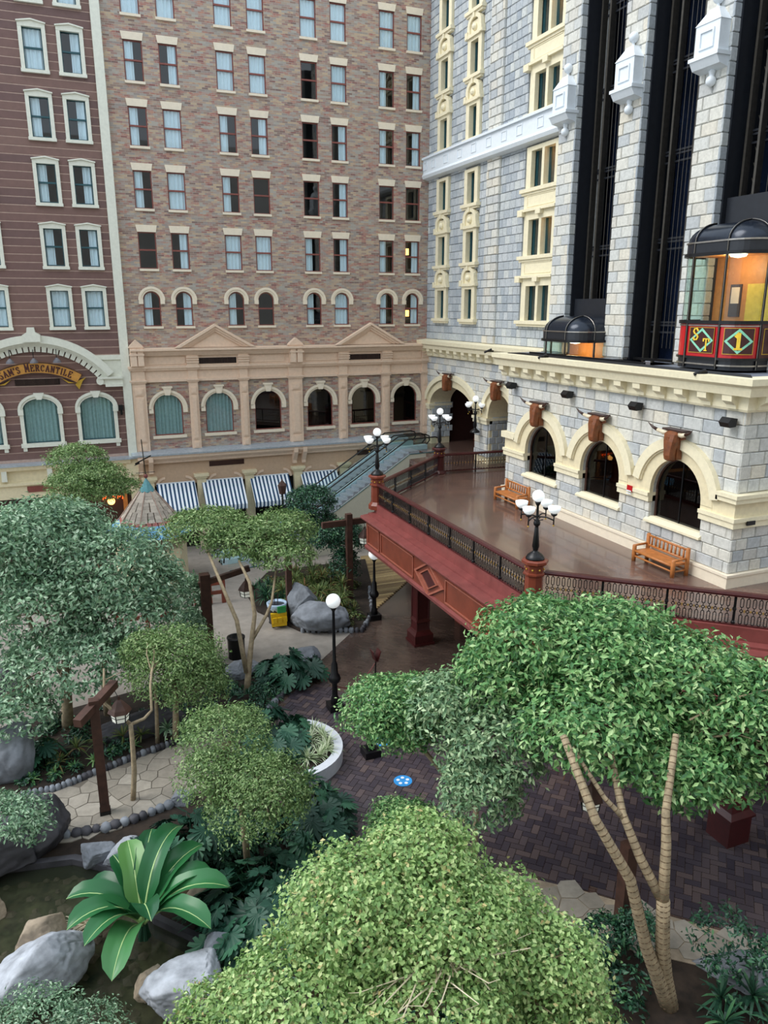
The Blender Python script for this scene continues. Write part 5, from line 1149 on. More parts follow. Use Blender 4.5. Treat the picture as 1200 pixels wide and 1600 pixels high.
# ------------------------------------------------------------------ escalators
ea = rad(8); eu = Vector((cos(ea), sin(ea), 0)); ev = Vector((-sin(ea), cos(ea), 0)); T0 = Vector((19.66, 43.83, 0)); SL = math.tan(rad(29.5)); RUN = (D-F)/SL
def ept(s, v, z=0):
    """s = horizontal distance back from the top nosing (0) towards the foot; v across; z above the step line"""
    if s < 0: zz = D
    elif s > RUN: zz = F
    else: zz = D-s*SL
    p = T0-eu*s+ev*v; return (p.x, p.y, zz+z)
def escal(v0, lab, first):
    g = empty('escalator', tuple((T0-eu*RUN/2+ev*(v0+.7)).xy)+(F,), lab, 'escalator')
    SS = [-2.2, -1.2, -.5, 0, .6, RUN-.6, RUN, RUN+.6, RUN+2.2]
    sm = lambda s: .0
    if first:
        m = MB(); top = [ept(s, v0, .04) for s in SS]; vs = []
        for (x, y, z) in top:
            for dv in (0, .1): vs += [(x+ev.x*dv, y+ev.y*dv, z), (x+ev.x*dv, y+ev.y*dv, min(z-.05, max(F, z-(9 if z < 4.4 else .5))))]
        n = len(top); fs = []
        for i in range(n-1):
            a, b = i*4, (i+1)*4; fs += [(a, b, b+1, a+1), (a+2, a+3, b+3, b+2), (a, a+2, b+2, b), (a+1, b+1, b+3, a+3)]
        m.add(vs, fs); m.build('side_panel', M['cream_panel'], g)
        m = MB(); m.tube([ept(s, v0-.01, .05) for s in SS], .03, 4); m.build('edge_trim', M['frame_teal'], g)
    k = int(RUN/.4)
    for i in range(k+4):
        s = -.6+i*(RUN+1.2)/(k+3); x, y, z = ept(s, v0+.7, 0); m = MB(); Rz = Matrix.Rotation(ea, 3, 'Z')
        m.box(-.2, .2, -.6 if first else -.5, .5, -.24, 0, Rz, (x, y, z+.2)); m.build('step', M['step'], g)
    for vv in (v0+.1, v0+1.3):
        zd = .3 if vv > v0+1 else .18; P = [ept(s, vv, zd) for s in SS]; Q = [ept(s, vv+(.34 if vv > v0+1 else .1), zd) for s in SS]
        if first and vv < v0+1: P = [ept(s, vv-.08, .0) for s in SS]; Q = [ept(s, vv-.02, .0) for s in SS]
        m = MB(); P2 = [(a, b, c-.3) for a, b, c in P]; Q2 = [(a, b, c-.3) for a, b, c in Q]; n = len(P); vs = P+Q+P2+Q2; fs = []
        for i in range(n-1): fs += [(i, i+1, n+i+1, n+i), (i, i+1, 2*n+i+1, 2*n+i), (n+i, n+i+1, 3*n+i+1, 3*n+i), (2*n+i, 2*n+i+1, 3*n+i+1, 3*n+i)]
        m.add(vs, fs); m.build('skirt_deck', M['bluedeck'] if vv > v0+1 else M['blackpaint'], g)
        m = MB(); A = [ept(s, vv+.12, .18) for s in SS]; B = [ept(s, vv+.12, .95) for s in SS]; n = len(A)
        m.add(A+B, [(i, i+1, n+i+1, n+i) for i in range(n-1)]); m.build('glass_balustrade', M['glassclear'], g)
        pts = [ept(-2.2, vv+.12, .3), ept(-2.45, vv+.12, .55), ept(-2.4, vv+.12, .85)]+[ept(s, vv+.12, .98) for s in (-2.1, -1.2, -.5, 0, .6, 2, RUN/2, RUN-2, RUN-.6, RUN, RUN+.6, RUN+2.1)]+[ept(RUN+2.4, vv+.12, .85), ept(RUN+2.45, vv+.12, .5)]
        m = MB(); m.tube(pts, .045, 6); m.build('handrail', M['rubber'], g)
escal(0, 'nearer of two parallel escalators, with cream side panel and visible steps', True)
escal(1.75, 'farther of two parallel escalators rising to the terrace', False)
# ------------------------------------------------------------------ single globe lamp posts, sign, rope, roundels
def lamppost(x, y, h, lab):
    g = empty('globe_lamp_post', (x, y, F), lab, 'lamp post', 'single globe lamp posts')
    m = MB(); m.box(x-.28, x+.28, y-.28, y+.28, F, F+.28); m.build('base_block', M['black'], g)
    m = MB(); m.lathe([(.17, .25), (.15, .5), (.11, .6), (.1, 1.1), (.2, 1.18), (.24, 1.3), (.2, 1.42), (.14, 1.5), (.12, 1.9), (.07, 2.0), (.05, h-.4), (.09, h-.33), (.12, h-.26)], (x, y, F), 12); m.build('pole', M['black'], g, True)
    m = MB(); m.sphere((x, y, F+h), .27, 20, 12); m.build('globe', M['globe'], g, True)
lamppost(8.15, 24.9, 4.42, 'tall black lamp post with white globe on the brick promenade')
lamppost(12.74, 32.48, 3.35, 'black lamp post with white globe in front of the boardwalk')
lamppost(8.28, 21.5, 2.05, 'black lamp post base standing under the small pale tree')
g = empty('sign_stand', (10.4, 26.4, F), 'slim black stand with two slanted menu boards', 'sign')
m = MB(); m.lathe([(.2, 0), (.18, .04), (.03, .06), (.03, 1.0)], (10.4, 26.4, F), 10); m.build('pole', M['black'], g)
for s in (-1, 1):
    m = MB(); m.beam((10.4+s*.03, 26.4, F+.95), (10.4+s*.16, 26.4, F+1.4), .4, .03, (1, 0, 0)); m.build('board', M['redwood_dark'], g)
m = MB(); pts = [(8.3+2.05*k/10, 25.1+1.25*k/10, F+.85-.45*(1-((k-5)/5)**2)) for k in range(11)]; m.tube(pts, .022, 6); tag(m.build('velvet_rope', M['redtop'], loc=(9.3, 25.7, F)), 'drooping red rope between the lamp post and the menu stand', 'rope')
for i, (x, y, lab) in enumerate(((8.92, 22.1, 'beside the lamp post base'), (8.7, 19.7, 'at the edge of the pale tree'), (6.25, 19.6, 'among the dark leaves by the white kerb'))):
    g = empty('floor_roundel', (x, y, F+.04), 'round blue and white floor decal '+lab, 'decal', 'blue floor decals')  # flat blue disc with white spots, laid on the floor
    m = MB(); m.lathe([(.3, 0), (.3, .008)], (x, y, F+.035), 24); m.build('disc', M['blue'], g)
    m = MB()
    for k in range(5): a = rad(72*k); m.lathe([(.06, 0), (.06, .008)], (x+.16*cos(a), y+.16*sin(a), F+.042), 8)
    m.build('white_mark', M['white'], g)
# ------------------------------------------------------------------ planter kerb, carts, bins, posts, cone roof
m = MB(); ring(m, 5.6, 22.3, 1.55, 1.85, -115, 75, 26, F, F+.5, FZ); kb = tag(m.build('planter_kerb', M['kerb'], loc=(5.6, 22.3, F)), 'curved white glazed kerb round the striped plants', 'kerb')
m = MB(); m.lathe([(1.5, 0), (1.5, .02)], (5.6, 22.3, F+.36), 20); struct(m.build('floor', M['soil']))
g = empty('janitor_cart', (8.15, 33.67, F), 'yellow janitor cart with pale blue liner and green cloth', 'cart')
m = MB(); m.lathe([(.38, .12), (.42, .4), (.44, 1.0), (.47, 1.05)], (8.15, 33.6, F), 12); m.build('barrel', M['blackpaint'], g)
m = MB(); m.add([tuple(p) for p in [(7.78, 33.2, F+.1), (8.5, 33.15, F+.1), (8.52, 33.3, F+.75), (7.76, 33.35, F+.75), (7.74, 33.05, F+.15), (8.46, 33.0, F+.15), (8.5, 33.1, F+.78), (7.72, 33.12, F+.78)]], [(0, 1, 2, 3), (4, 5, 6, 7), (0, 1, 5, 4), (1, 2, 6, 5), (2, 3, 7, 6), (3, 0, 4, 7)]); m.build('caddy_bag', M['yellow'], g)
for k in range(3): m = MB(); m.box(7.78+k*.25, 7.98+k*.25, 32.98, 33.05, F+.35, F+.6); m.build('pocket', M['yellow'], g)
m = MB(); m.lathe([(.3, .3), (.46, .95), (.5, 1.12), (.44, 1.14), (.3, .8)], (8.15, 33.6, F+.02), 14); m.build('bag_liner', M['ltblue'], g, True)
m = MB(); m.box(8.05, 8.45, 33.05, 33.12, F+.8, F+1.12); m.build('green_cloth', M['green'], g)
m = MB(); m.tube([(8.1, 33.7, F+.6), (8.05, 33.75, F+1.55)], .02); m.tube([(8.2, 33.7, F+.6), (8.25, 33.75, F+1.5)], .02); m.build('mop_handle', M['darkwood'], g)
for a, b in ((-.3, -.3), (.3, -.3), (.3, .3), (-.3, .3)): m = MB(); m.sphere((8.15+a, 33.6+b, F+.06), .06, 8, 5); m.build('wheel', M['rubber'], g)
g = empty('litter_bin', (5.6, 30.7, F), 'round black litter bin beside the thick timber post', 'bin'); m = MB(); m.lathe([(.36, 0), (.38, .9), (.4, .92), (.4, .97), (.28, .99), (.26, .8)], (5.6, 30.8, F), 16); m.build('body', M['black'], g, True)
def lantern(x, y, z, lab, hang=None, s=1.0):
    g = empty('hanging_lantern', (x, y, z), lab, 'lantern', 'barn style lanterns on the timber posts')
    m = MB(); m.lathe([(.36*s, 0), (.3*s, .12*s), (.12*s, .34*s), (.05*s, .4*s), (.04*s, .5*s)], (x, y, z), 6); m.build('lantern_roof', M['post'], g)
    m = MB(); m.lathe([(.24*s, -.3*s), (.28*s, 0)], (x, y, z), 6); q = m.build('lantern_glass', M['lantern'], g)
    m = MB()
    for k in range(6): a = rad(60*k); m.tube([(x+.25*s*cos(a), y+.25*s*sin(a), z-.31*s), (x+.29*s*cos(a), y+.29*s*sin(a), z)], .018, 4)
    for zz, r in ((-.3, .25), (-.15, .27), (0, .29)):
        for k in range(6): a, b = rad(60*k), rad(60*k+60); m.tube([(x+r*s*cos(a), y+r*s*sin(a), z+zz*s), (x+r*s*cos(b), y+r*s*sin(b), z+zz*s)], .014, 4)
    m.build('lantern_frame', M['black'], g)
    if hang: m = MB(); m.tube([(x, y, z+.45*s), hang], .015, 4); m.build('hook', M['black'], g)
def tpost(x, y, z1, w, lab, braces=(), z0=F, mat='post'):
    g = empty('timber_post', (x, y, z0), lab, 'post')
    m = MB(); m.box(x-w/2, x+w/2, y-w/2, y+w/2, z0, z1); m.build('upright', M[mat], g)
    for a, b, t in braces: m = MB(); m.beam(a, b, t, t); m.build('crossarm', M[mat], g)
    m = MB(); m.box(x-w/2-.02, x+w/2+.02, y-w/2-.02, y+w/2+.02, z0, z0+.18); m.build('shoe', M['black'], g)
tpost(-.28, 21.6, 2.65, .27, 'brown timber post with slanted weathered crossarm on the garden path', [((-.75, 20.9, 2.35), (.35, 22.6, 2.55), .24)])
lantern(.42, 22.3, 1.75, 'lantern hanging beside the timber post on the garden path', (.3, 22.4, 2.5))
tpost(4.45, 31.0, 2.75, .42, 'thick brown timber post beside the black litter bin', [((4.2, 31, 2.3), (6.3, 30.6, 2.9), .22)])
lantern(6.1, 30.5, 2.0, 'lantern hanging from the thick timber post near the litter bin', (6.1, 30.6, 2.8))
tpost(8.8, 33.7, 2.3, .26, 'slim dark timber post beside the janitor cart')
tpost(11.25, 12.1, 1.3, .3, 'brown timber post behind the big ringed tree trunk')
lantern(10.9, 13.2, 1.9, 'lantern hanging behind the big tree trunks', (11.0, 13.0, 2.5), .9)
m = MB(); m.beam((10.9, 13.0, 2.55), (11.6, 12.0, 1.3), .12, .12)
g = empty('timber_gate', (12.9, 35.2, F), 'brown timber crossbeam with post behind the dark shrub beside the red terrace', 'beam')
m = MB(); m.beam((11.0, 35.2, 3.05), (14.6, 35.6, 3.0), .2, .3); m.build('crossbeam', M['post'], g); m = MB(); m.box(12.3, 12.6, 35.1, 35.4, F, 3.5); m.build('upright', M['post'], g)
lantern(13.3, 35.2, 2.2, 'lantern under the timber crossbeam beside the red terrace', (13.3, 35.3, 2.9), 1.1)
g = empty('lantern_post', (11.7, 45.6, F), 'dark lantern on a post in front of the awnings', 'lantern'); m = MB(); m.tube([(11.7, 45.6, F), (11.7, 45.6, 2.3)], .06); m.build('pole', M['black'], g); m = MB(); m.lathe([(.2, 0), (.28, .5), (.3, .55), (.05, .85), (.03, .95)], (11.7, 45.6, 2.3), 6); m.build('housing', M['post'], g)
# brown fencing and furniture behind the trees
for i, (x, y, l, lab) in enumerate(((1.0, 35.5, 2.6, 'red brown wooden rail fence behind the large left tree'), (4.9, 37.5, 1.4, 'short red brown fence panel behind the thick timber post'))):
    g = empty('rail_fence', (x, y, F), lab, 'fence')
    for k in range(3): px = x+k*l/2; m = MB(); m.box(px-.1, px+.1, y-.1, y+.1, F, F+1.25); m.build('fence_post', M['redwood'], g)
    for z in (.5, 1.0): m = MB(); m.box(x, x+l, y-.06, y+.06, F+z, F+z+.18); m.build('rail', M['redwood'], g)
# shingled cone kiosk
g = empty('kiosk', (3.2, 42, F), 'conical shingled kiosk roof with blue tip and weather vane', 'kiosk'); ax_, ay_ = 3.28, 42.0
m = MB(); m.lathe([(1.9, 0), (1.9, 2.2)], (ax_, ay_, F), 8); m.build('kiosk_wall', M['cream2'], g)
m = MB(); m.lathe([(.02, 4.75), (.42, 4.05), (.40, 4.0)], (ax_, ay_, 0), 8); m.build('roof_tip', flat('blue_roof_tip', '#5f9aa3', .5), g)
SH = piecemat('grey_tan_shingle', [(0, '#b3a89c'), (.5, '#cdc0b2'), (1, '#dccfc0')], .7); SR_ = flat('red_shingle', '#b56e68', .7); SB = flat('blue_shingle', '#79b3d6', .6)
N8 = 8
cone_pts = [(.4, 4.05), (1.62, 2.45), (2.35, 1.95)]
def rz(z):
    if z > 2.45: return .4+(4.05-z)/(1.6)*1.22
    return 1.62+(2.45-z)/.5*.73
z = 4.05; row = 0; cnt = 0
while z > 1.97:
    dzr = .16 if z > 2.45 else .11; z2 = z-dzr
    mt = SH if z > 2.75 else (SR_ if z > 2.48 else SB)
    for f in range(N8):
        a0, a1 = 2*PI*f/N8+PI/8, 2*PI*(f+1)/N8+PI/8
        if cos((a0+a1)/2)*(-.08)+sin((a0+a1)/2)*(-1) < -.45: continue
        P = lambda r, zz, t: Vector((ax_+r*(cos(a0)*(1-t)+cos(a1)*t), ay_+r*(sin(a0)*(1-t)+sin(a1)*t), zz))
        k = max(1, int(rz(z2)*.765/.3))
        for j in range(k):
            t0, t1 = (j+.07)/k, (j+.93)/k; r1, r2 = rz(z)+.0, rz(z2)+.04
            vs = [P(r1, z, t0), P(r1, z, t1), P(r2, z2-.03, t1), P(r2, z2-.03, t0), P(r1-.03, z, t0), P(r1-.03, z, t1), P(r2-.05, z2-.03, t1), P(r2-.05, z2-.03, t0)]
            m = MB(); m.add(vs, [(0, 1, 2, 3), (7, 6, 5, 4), (2, 3, 7, 6), (0, 3, 7, 4), (1, 2, 6, 5)])
            m.build('shingle', mt, g); cnt += 1
    z = z2; row += 1
m = MB(); m.lathe([(.38, 4.0), (1.56, 2.45), (2.25, 1.93)], (ax_, ay_, -.04), 8, PI/8); m.build('roof_core', M['barkdark'], g)
for f in range(8):
    a0 = 2*PI*f/8+PI/8; m = MB(); m.tube([(ax_+.4*cos(a0), ay_+.4*sin(a0), 4.08), (ax_+1.66*cos(a0), ay_+1.66*sin(a0), 2.47), (ax_+2.36*cos(a0), ay_+2.36*sin(a0), 1.97)], .03, 5); m.build('hip_trim', M['joint'], g)
v = empty('weather_vane', (ax_, ay_, 4.75), 'thin dark weather vane on top of the cone roof', 'weather vane')
m = MB(); m.tube([(ax_, ay_, 4.7), (ax_-.08, ay_, 6.85)], .03, 6); m.build('pole', M['steel'], v); m = MB(); m.sphere((ax_, ay_, 4.85), .12, 8, 6); m.build('ball', M['redtop'], v)
m = MB(); m.beam((ax_-.5, ay_, 5.55), (ax_+.35, ay_, 5.95), .03, .06); m.prism([(-.55, 5.45), (-.3, 5.7), (-.25, 5.55)], -.02, .02, lambda u, w_, d: (ax_+u, ay_+d, w_)); m.tube([(ax_-.5, ay_, 5.05), (ax_+.5, ay_, 5.05)], .015, 4); m.tube([(ax_, ay_-.5, 5.05), (ax_, ay_+.5, 5.05)], .015, 4); m.build('arrow', M['black'], v)
# ------------------------------------------------------------------ rocks
from mathutils import noise as mn
def rock(x, y, z, rx, ry, rz, seed, lab, mat='rock', yaw=0, name='boulder'):
    import bmesh
    bm = bmesh.new(); bmesh.ops.create_icosphere(bm, subdivisions=5, radius=1)
    Rr = random.Random(seed*17); PL = []
    for k in range(16):
        nv = Vector((Rr.gauss(0, 1), Rr.gauss(0, 1), Rr.gauss(.2, .8))).normalized(); PL.append((nv, Rr.uniform(.62, .92)))
    for v in bm.verts:
        p = v.co.copy(); q = p*1.1+Vector((seed*7.3, seed*3.1, 0)); p = p*(1.05+.22*mn.noise(q)+.06*mn.noise(q*3.1))
        for nv, h in PL:
            e = p.dot(nv)-h
            if e > 0: p = p-nv*e*.88
        p = p*(1+.035*mn.noise(q*5)+.02*mn.noise(q*13)-.05*max(0, 1-abs(mn.noise(q*2.2+Vector((5, 1, 2))))*14)); v.co = Vector((p.x*rx*1.12, p.y*ry*1.12, p.z*rz*1.12))
        if v.co.z < -.55*rz: v.co.z = -.55*rz
    me = bpy.data.meshes.new(name); bm.to_mesh(me); bm.free(); me.materials.append(M[mat]); me.polygons.foreach_set('use_smooth', [True]*len(me.polygons))
    o = link(name, me); o.location = (x, y, z); o.rotation_euler = (0, 0, yaw); return tag(o, lab, 'rock')
rock(10.0, 32.4, F+.45, 1.5, .75, .75, 1, 'large grey boulder in front of the spiky bed, low end by the lamp post', yaw=-.3)
rock(9.35, 33.5, F+.8, .75, .7, 1.3, 2, 'tall grey rock rising beside the janitor cart')
rock(8.2, 29.0, F+.35, .7, .55, .55, 3, 'smooth grey rock behind the monstera on the island bed')
rock(5.5, 28.9, F+.3, .8, .5, .35, 4, 'flat pale grey rock at the foot of the forked tree', yaw=.4)
rock(-1.85, 15.9, F+.45, 1.15, .75, .62, 5, 'long pale grey boulder by the pond, bottom left', 'rockpale', .5)
rock(-1.9, 16.7, F+.5, .6, .35, .45, 6, 'tan cracked rock behind the pale boulder by the pond', 'rocktan', .6)
rock(1.05, 14.1, F+.5, 1.0, .75, .6, 7, 'rounded pale grey boulder under the banana leaf', 'rockpale', .4)
rock(1.95, 14.8, F+.45, .5, .35, .45, 8, 'small grey boulder tip right of the rounded boulder')
rock(.15, 19.4, F+.12, .55, .4, .35, 9, 'pale rock at the far edge of the pond below the path', 'rockpale', .2)
rock(-.55, 19.7, F+.15, .5, .4, .35, 10, 'grey rock at the pond edge below the timber post')
rock(-2.2, 20.8, F+.5, 1.1, .6, .95, 11, 'dark carved rock ledge between the pond and the path', 'rockdark')
rock(-3.8, 20.3, F+.4, 1.4, .7, .85, 12, 'dark rock at the left frame edge above the pond', 'rockdark')
rock(-3.0, 24.9, F+.7, .8, .7, 1.2, 13, 'bluish grey upright rock at the left frame edge', 'rock')
rock(-3.2, 18.6, F+.0, .4, .3, .3, 14, 'small tan rock in the pond at the left frame edge', 'rocktan')
rock(2.0, 16.9, F+.1, .55, .45, .45, 15, 'tan rock on the pond bank below the monstera', 'rocktan')
rock(1.3, 17.6, F+.05, .45, .35, .4, 16, 'yellowish rock behind the banana plant', 'rocktan')
rock(.35, 14.7, F+.15, .35, .3, .35, 17, 'small tan rock between the banana stems and boulder', 'rocktan')
rock(1.9, 21.3, F+.12, .35, .3, .3, 18, 'grey rock at the edge of the garden path under the bush', 'rock')
rock(13.3, 9.7, F+.1, 1.5, .7, .32, 19, 'pale grey rock beside the brown floor at lower right', 'rock', -.7)
rock(-3.4, 31, F+.4, .9, .7, .8, 20, 'dark rock at far left under the trees', 'rockdark')
rock(1.2, 26.0, F+.2, 1.6, .6, .6, 21, 'low dark rock behind the spiky plants above the path', 'rockdark')
def kerbstones(pts, n, lab, seed, s=.115):
    R = random.Random(seed); g = empty('stone_edging', (pts[0][0], pts[0][1], F), lab, 'edging')
    L = [0]; 
    for a, b in zip(pts[:-1], pts[1:]): L.append(L[-1]+math.dist(a, b))
    for i in range(n):
        d = L[-1]*(i+.5)/n; k = max(j for j in range(len(L)-1) if L[j] <= d); t = (d-L[k])/(L[k+1]-L[k]); x = pts[k][0]*(1-t)+pts[k+1][0]*t; y = pts[k][1]*(1-t)+pts[k+1][1]*t
        m = MB(); r = s*R.uniform(.75, 1.15); vs = []
        for zz, q in ((-.05, .8), (.08, 1), (.17, .62)):
            vs += [(x+r*q*cos(rad(60*j+20*i))*R.uniform(.85, 1.15), y+r*q*sin(rad(60*j+20*i))*R.uniform(.85, 1.1), F+.05+zz*1.1) for j in range(6)]
        m.add(vs, [(a*6+j, a*6+(j+1) % 6, (a+1)*6+(j+1) % 6, (a+1)*6+j) for a in range(2) for j in range(6)]+[tuple(range(12, 18))]); m.build('stone', M['rock'] if R.random() < .6 else M['rockdark'], g, True)
kerbstones([(-2.7, 23.4), (-1.6, 23.4), (.5, 24.2), (2.6, 24.85), (4.8, 24.9)], 46, 'row of rounded stones along the far edge of the garden path', 1)
kerbstones([(5.3, 25.2), (5.9, 25.9), (6.9, 27.0), (8.35, 28.3), (8.0, 28.9)], 34, 'row of rounded stones edging the island bed by the promenade', 2)
kerbstones([(8.9, 32.3), (11.6, 31.2), (12.8, 32.9), (14.0, 36.4)], 34, 'row of small stones edging the spiky bed beside the boardwalk', 3, .13)
kerbstones([(-1.5, 20.9), (-.3, 20.8), (.6, 20.9), (1.9, 21.3)], 13, 'dark stones along the near edge of the garden path', 4, .17)
# pebbles in the pond
m = MB(); R = random.Random(2)
for i in range(260):
    x, y = R.uniform(-5, 2), R.uniform(12.6, 20.2)
    if inpoly(x, y, POND): m.lathe([(.06, 0), (.12*R.uniform(.5, 1.6), .04), (.03, .1)], (x, y, F-.56), 5)
tag(m.build('pond_pebbles', M['rocktan'], loc=(-2, 17, F-.55)), 'scattered pale pebbles on the pond bed', 'pebbles', kind='stuff')
# ------------------------------------------------------------------ foliage
def leaves_mesh(name, lobes, n, size, mat, parent, seed, droop=.2, asp=.42, inner=.3):
    R = np.random.RandomState(seed); vol = np.array([l[3]**1.5*(l[3]+l[4])**.5 for l in lobes]); cnt = (n*vol/vol.sum()).astype(int)
    C = []; Nn = []
    for (x, y, z, r, rz), k in zip(lobes, cnt):
        d = R.normal(size=(k, 3)); d /= np.linalg.norm(d, axis=1)[:, None]
        d[:, 2] = np.where(d[:, 2] < -.45, -d[:, 2], d[:, 2])
        ph = R.uniform(0, 6, 6); lump = 1+.15*np.sin(d[:, 0]*5+ph[0])*np.sin(d[:, 1]*5+ph[1])+.09*np.sin(d[:, 0]*11+ph[2]+d[:, 2]*7)*np.cos(d[:, 1]*10+ph[3])
        # clustered twigs: leaves gather round random tips
        tips = R.normal(size=(max(8, k//14), 3)); tips /= np.linalg.norm(tips, axis=1)[:, None]; tips[:, 2] = np.where(tips[:, 2] < -.45, -tips[:, 2], tips[:, 2])
        ti = R.randint(0, len(tips), k); d2 = tips[ti]+R.normal(size=(k, 3))*(.5*size/r+.05); d2 /= np.linalg.norm(d2, axis=1)[:, None]
        use = R.rand(k) < .75; d = np.where(use[:, None], d2, d)
        tr_ = 1-np.abs(R.normal(size=len(tips)))*.2-.03
        rr = np.where(use, tr_[ti]+R.uniform(-.04, .04, k), 1-R.rand(k)**1.5*inner)*lump
        C.append(np.stack([x+d[:, 0]*r*rr, y+d[:, 1]*r*rr*.95, z+d[:, 2]*rz*rr], 1)); Nn.append(d)
    C = np.concatenate(C); Nn = np.concatenate(Nn); k = len(C)
    nrm = Nn*.7+R.normal(size=(k, 3))*.55+np.array([0, 0, .5]); nrm /= np.linalg.norm(nrm, axis=1)[:, None]
    t = R.normal(size=(k, 3))+Nn*.8; t[:, 2] -= droop; t -= (t*nrm).sum(1)[:, None]*nrm; t /= np.linalg.norm(t, axis=1)[:, None]
    b = np.cross(nrm, t); s = size*R.uniform(.65, 1.25, k)[:, None]
    P0 = C-t*s*.5; P2 = C+t*s*.5-nrm*s*.12; P1 = C+b*s*asp*.5+nrm*s*.06; P3 = C-b*s*asp*.5+nrm*s*.06
    V = np.stack([P0, P1, P2, P3], 1).reshape(-1, 3); off = wloc(parent); V -= np.array(off[:])
    me = bpy.data.meshes.new(name); me.vertices.add(4*k); me.vertices.foreach_set('co', V.ravel().astype(np.float32))
    me.loops.add(6*k); base = np.arange(k)[:, None]*4; idx = (base+np.array([[0, 1, 2, 0, 2, 3]])).ravel(); me.loops.foreach_set('vertex_index', idx.astype(np.int32))
    me.polygons.add(2*k); me.polygons.foreach_set('loop_start', (np.arange(2*k)*3).astype(np.int32)); me.polygons.foreach_set('loop_total', np.full(2*k, 3, np.int32))
    me.materials.append(mat); me.update(calc_edges=True); o = link(name, me, parent); o['kind'] = 'stuff'; return o
def twigs(parent, lobes, root, mat, n, seed, r0=.03):
    R = random.Random(seed); m = MB()
    for i in range(n):
        l = R.choice(lobes); a = R.uniform(0, 2*PI); e = R.uniform(-.1, 1.2); p = Vector((l[0]+l[3]*.92*cos(a)*cos(e), l[1]+l[3]*.9*sin(a)*cos(e), l[2]+l[4]*.92*sin(e)))
        q = Vector(root).lerp(Vector((l[0], l[1], l[2]-l[4]*.3)), .6+.3*R.random()); mid = q.lerp(p, .5)+Vector((R.uniform(-.15, .15), R.uniform(-.15, .15), .1))
        m.tube([q, mid, p], [r0, r0*.6, r0*.2], 4, False)
    o = m.build('twig', mat, parent); o['kind'] = 'stuff'; return o
def tree(name, base, trunks, lobes, n, size, mat, bark, lab, cat='tree', seed=1, ntw=40, rings=False, **kw):
    g = empty(name, base, lab, cat)
    for pts, r in trunks:
        # smooth the trunk with extra points
        P = [Vector(p) for p in pts]; Q = []; rr = []
        for i in range(len(P)-1):
            for t in (0, .5): Q.append(P[i].lerp(P[i+1], t)); rr.append(r[0]+(r[1]-r[0])*(i+t)/(len(P)-1))
        Q.append(P[-1]); rr.append(r[1])
        m = MB(); m.tube(Q, rr, 10); tk = m.build('trunk', M[bark], g, True)
        if rings:
            m = MB(); R = random.Random(len(pts))
            for i in range(len(P)-1):
                k = int((P[i+1]-P[i]).length/.13)
                for j in range(k):
                    t = (j+.5)/k; c = P[i].lerp(P[i+1], t); d = (P[i+1]-P[i]).normalized(); rd = (r[0]+(r[1]-r[0])*(i+t)/(len(P)-1))+.006
                    m.tube([c-d*.008, c+d*.008], rd, 9)
            m.build('bark_ring', M['barkdark'], tk)
    if lobes:
        leaves_mesh('foliage', lobes, n, size, mat, g, seed, **kw)
        top = trunks[0][0][-1] if trunks else (lobes[0][0], lobes[0][1], lobes[0][2]-1)
        if ntw: twigs(g, lobes, top, M[bark], ntw, seed)
    return g
LB = [(-1.65, 29.00, 5.14, 2.54, 1.83), (0.55, 28.30, 4.05, 2.6, 1.95), (-1.82, 27.50, 3.26, 2.24, 1.79), (0.91, 27.50, 2.83, 2.10, 1.60), (-0.93, 26.50, 1.84, 2.44, 1.17), (-2.89, 28.00, 4.66, 1.77, 2.04), (-2.59, 25.00, 0.78, 1.25, 0.78), (2.46, 28.00, 3.17, 1.08, 1.51), (-0.9, 30.00, 5.7, 1.9, 0.91)]
tree('ficus_tree', (-1.3, 27.2, F), [([(-1.3, 27.2, F), (-1.2, 27.3, .6), (-1.0, 27.6, 2.2), (-.5, 28, 4)], (.22, .12)), ([(.1, 27.6, F), (.1, 27.7, .6), (.3, 28, 2.5)], (.16, .1)), ([(-1.2, 27.3, .9), (-1.9, 27.5, 2.2), (-2.4, 28, 4)], (.12, .07))], LB, 42000, .20, M['leaf_blue'], 'bark', 'very large bluish green tree filling the left side', seed=1, ntw=80)
tree('ornamental_tree', (.5, 40.5, F), [([(.5, 40.5, F), (.5, 40.5, 3), (.5, 40.5, 6)], (.12, .05))], [(-.05, 41.0, 6.2, 1.5, .8), (.45, 40.0, 5.4, 1.9, .8), (1.6, 40, 4.85, 1.3, .45), (-.3, 40.2, 4.9, 1.5, .9), (.6, 39.8, 4.7, 1.6, .6)], 20000, .14, M['leaf_fine'], 'barkdark', 'feathery umbrella shaped tree in front of the shop with the arched sign', seed=2, ntw=30)
tree('ornamental_tree', (5.26, 27.3, F), [([(5.26, 27.3, F), (5.45, 27.35, .2), (5.55, 27.4, .79), (5.8, 27.6, 2.02), (5.74, 28.0, 3.22), (5.52, 28.8, 3.9)], (.13, .05)), ([(5.6, 27.45, 1.0), (6.3, 27.7, 1.9), (6.55, 27.8, 2.37), (7.02, 28.8, 3.4)], (.08, .04)), ([(5.3, 27.3, -.24), (5.07, 27.5, 1.91), (4.63, 28.2, 3.37), (4.46, 30.0, 4.2)], (.1, .05))],
     [(4.73, 31.0, 4.74, 1.87, .8), (5.96, 30.0, 4.3, 1.6, .85), (7.60, 30.0, 4.5, 1.6, .95), (7.31, 29.0, 3.85, 1.4, .75), (6.6, 30.2, 4.0, 1.3, .6)], 20000, .15, M['leaf_fine'], 'bark', 'flat topped forked tree before the striped awnings', seed=3, ntw=60)
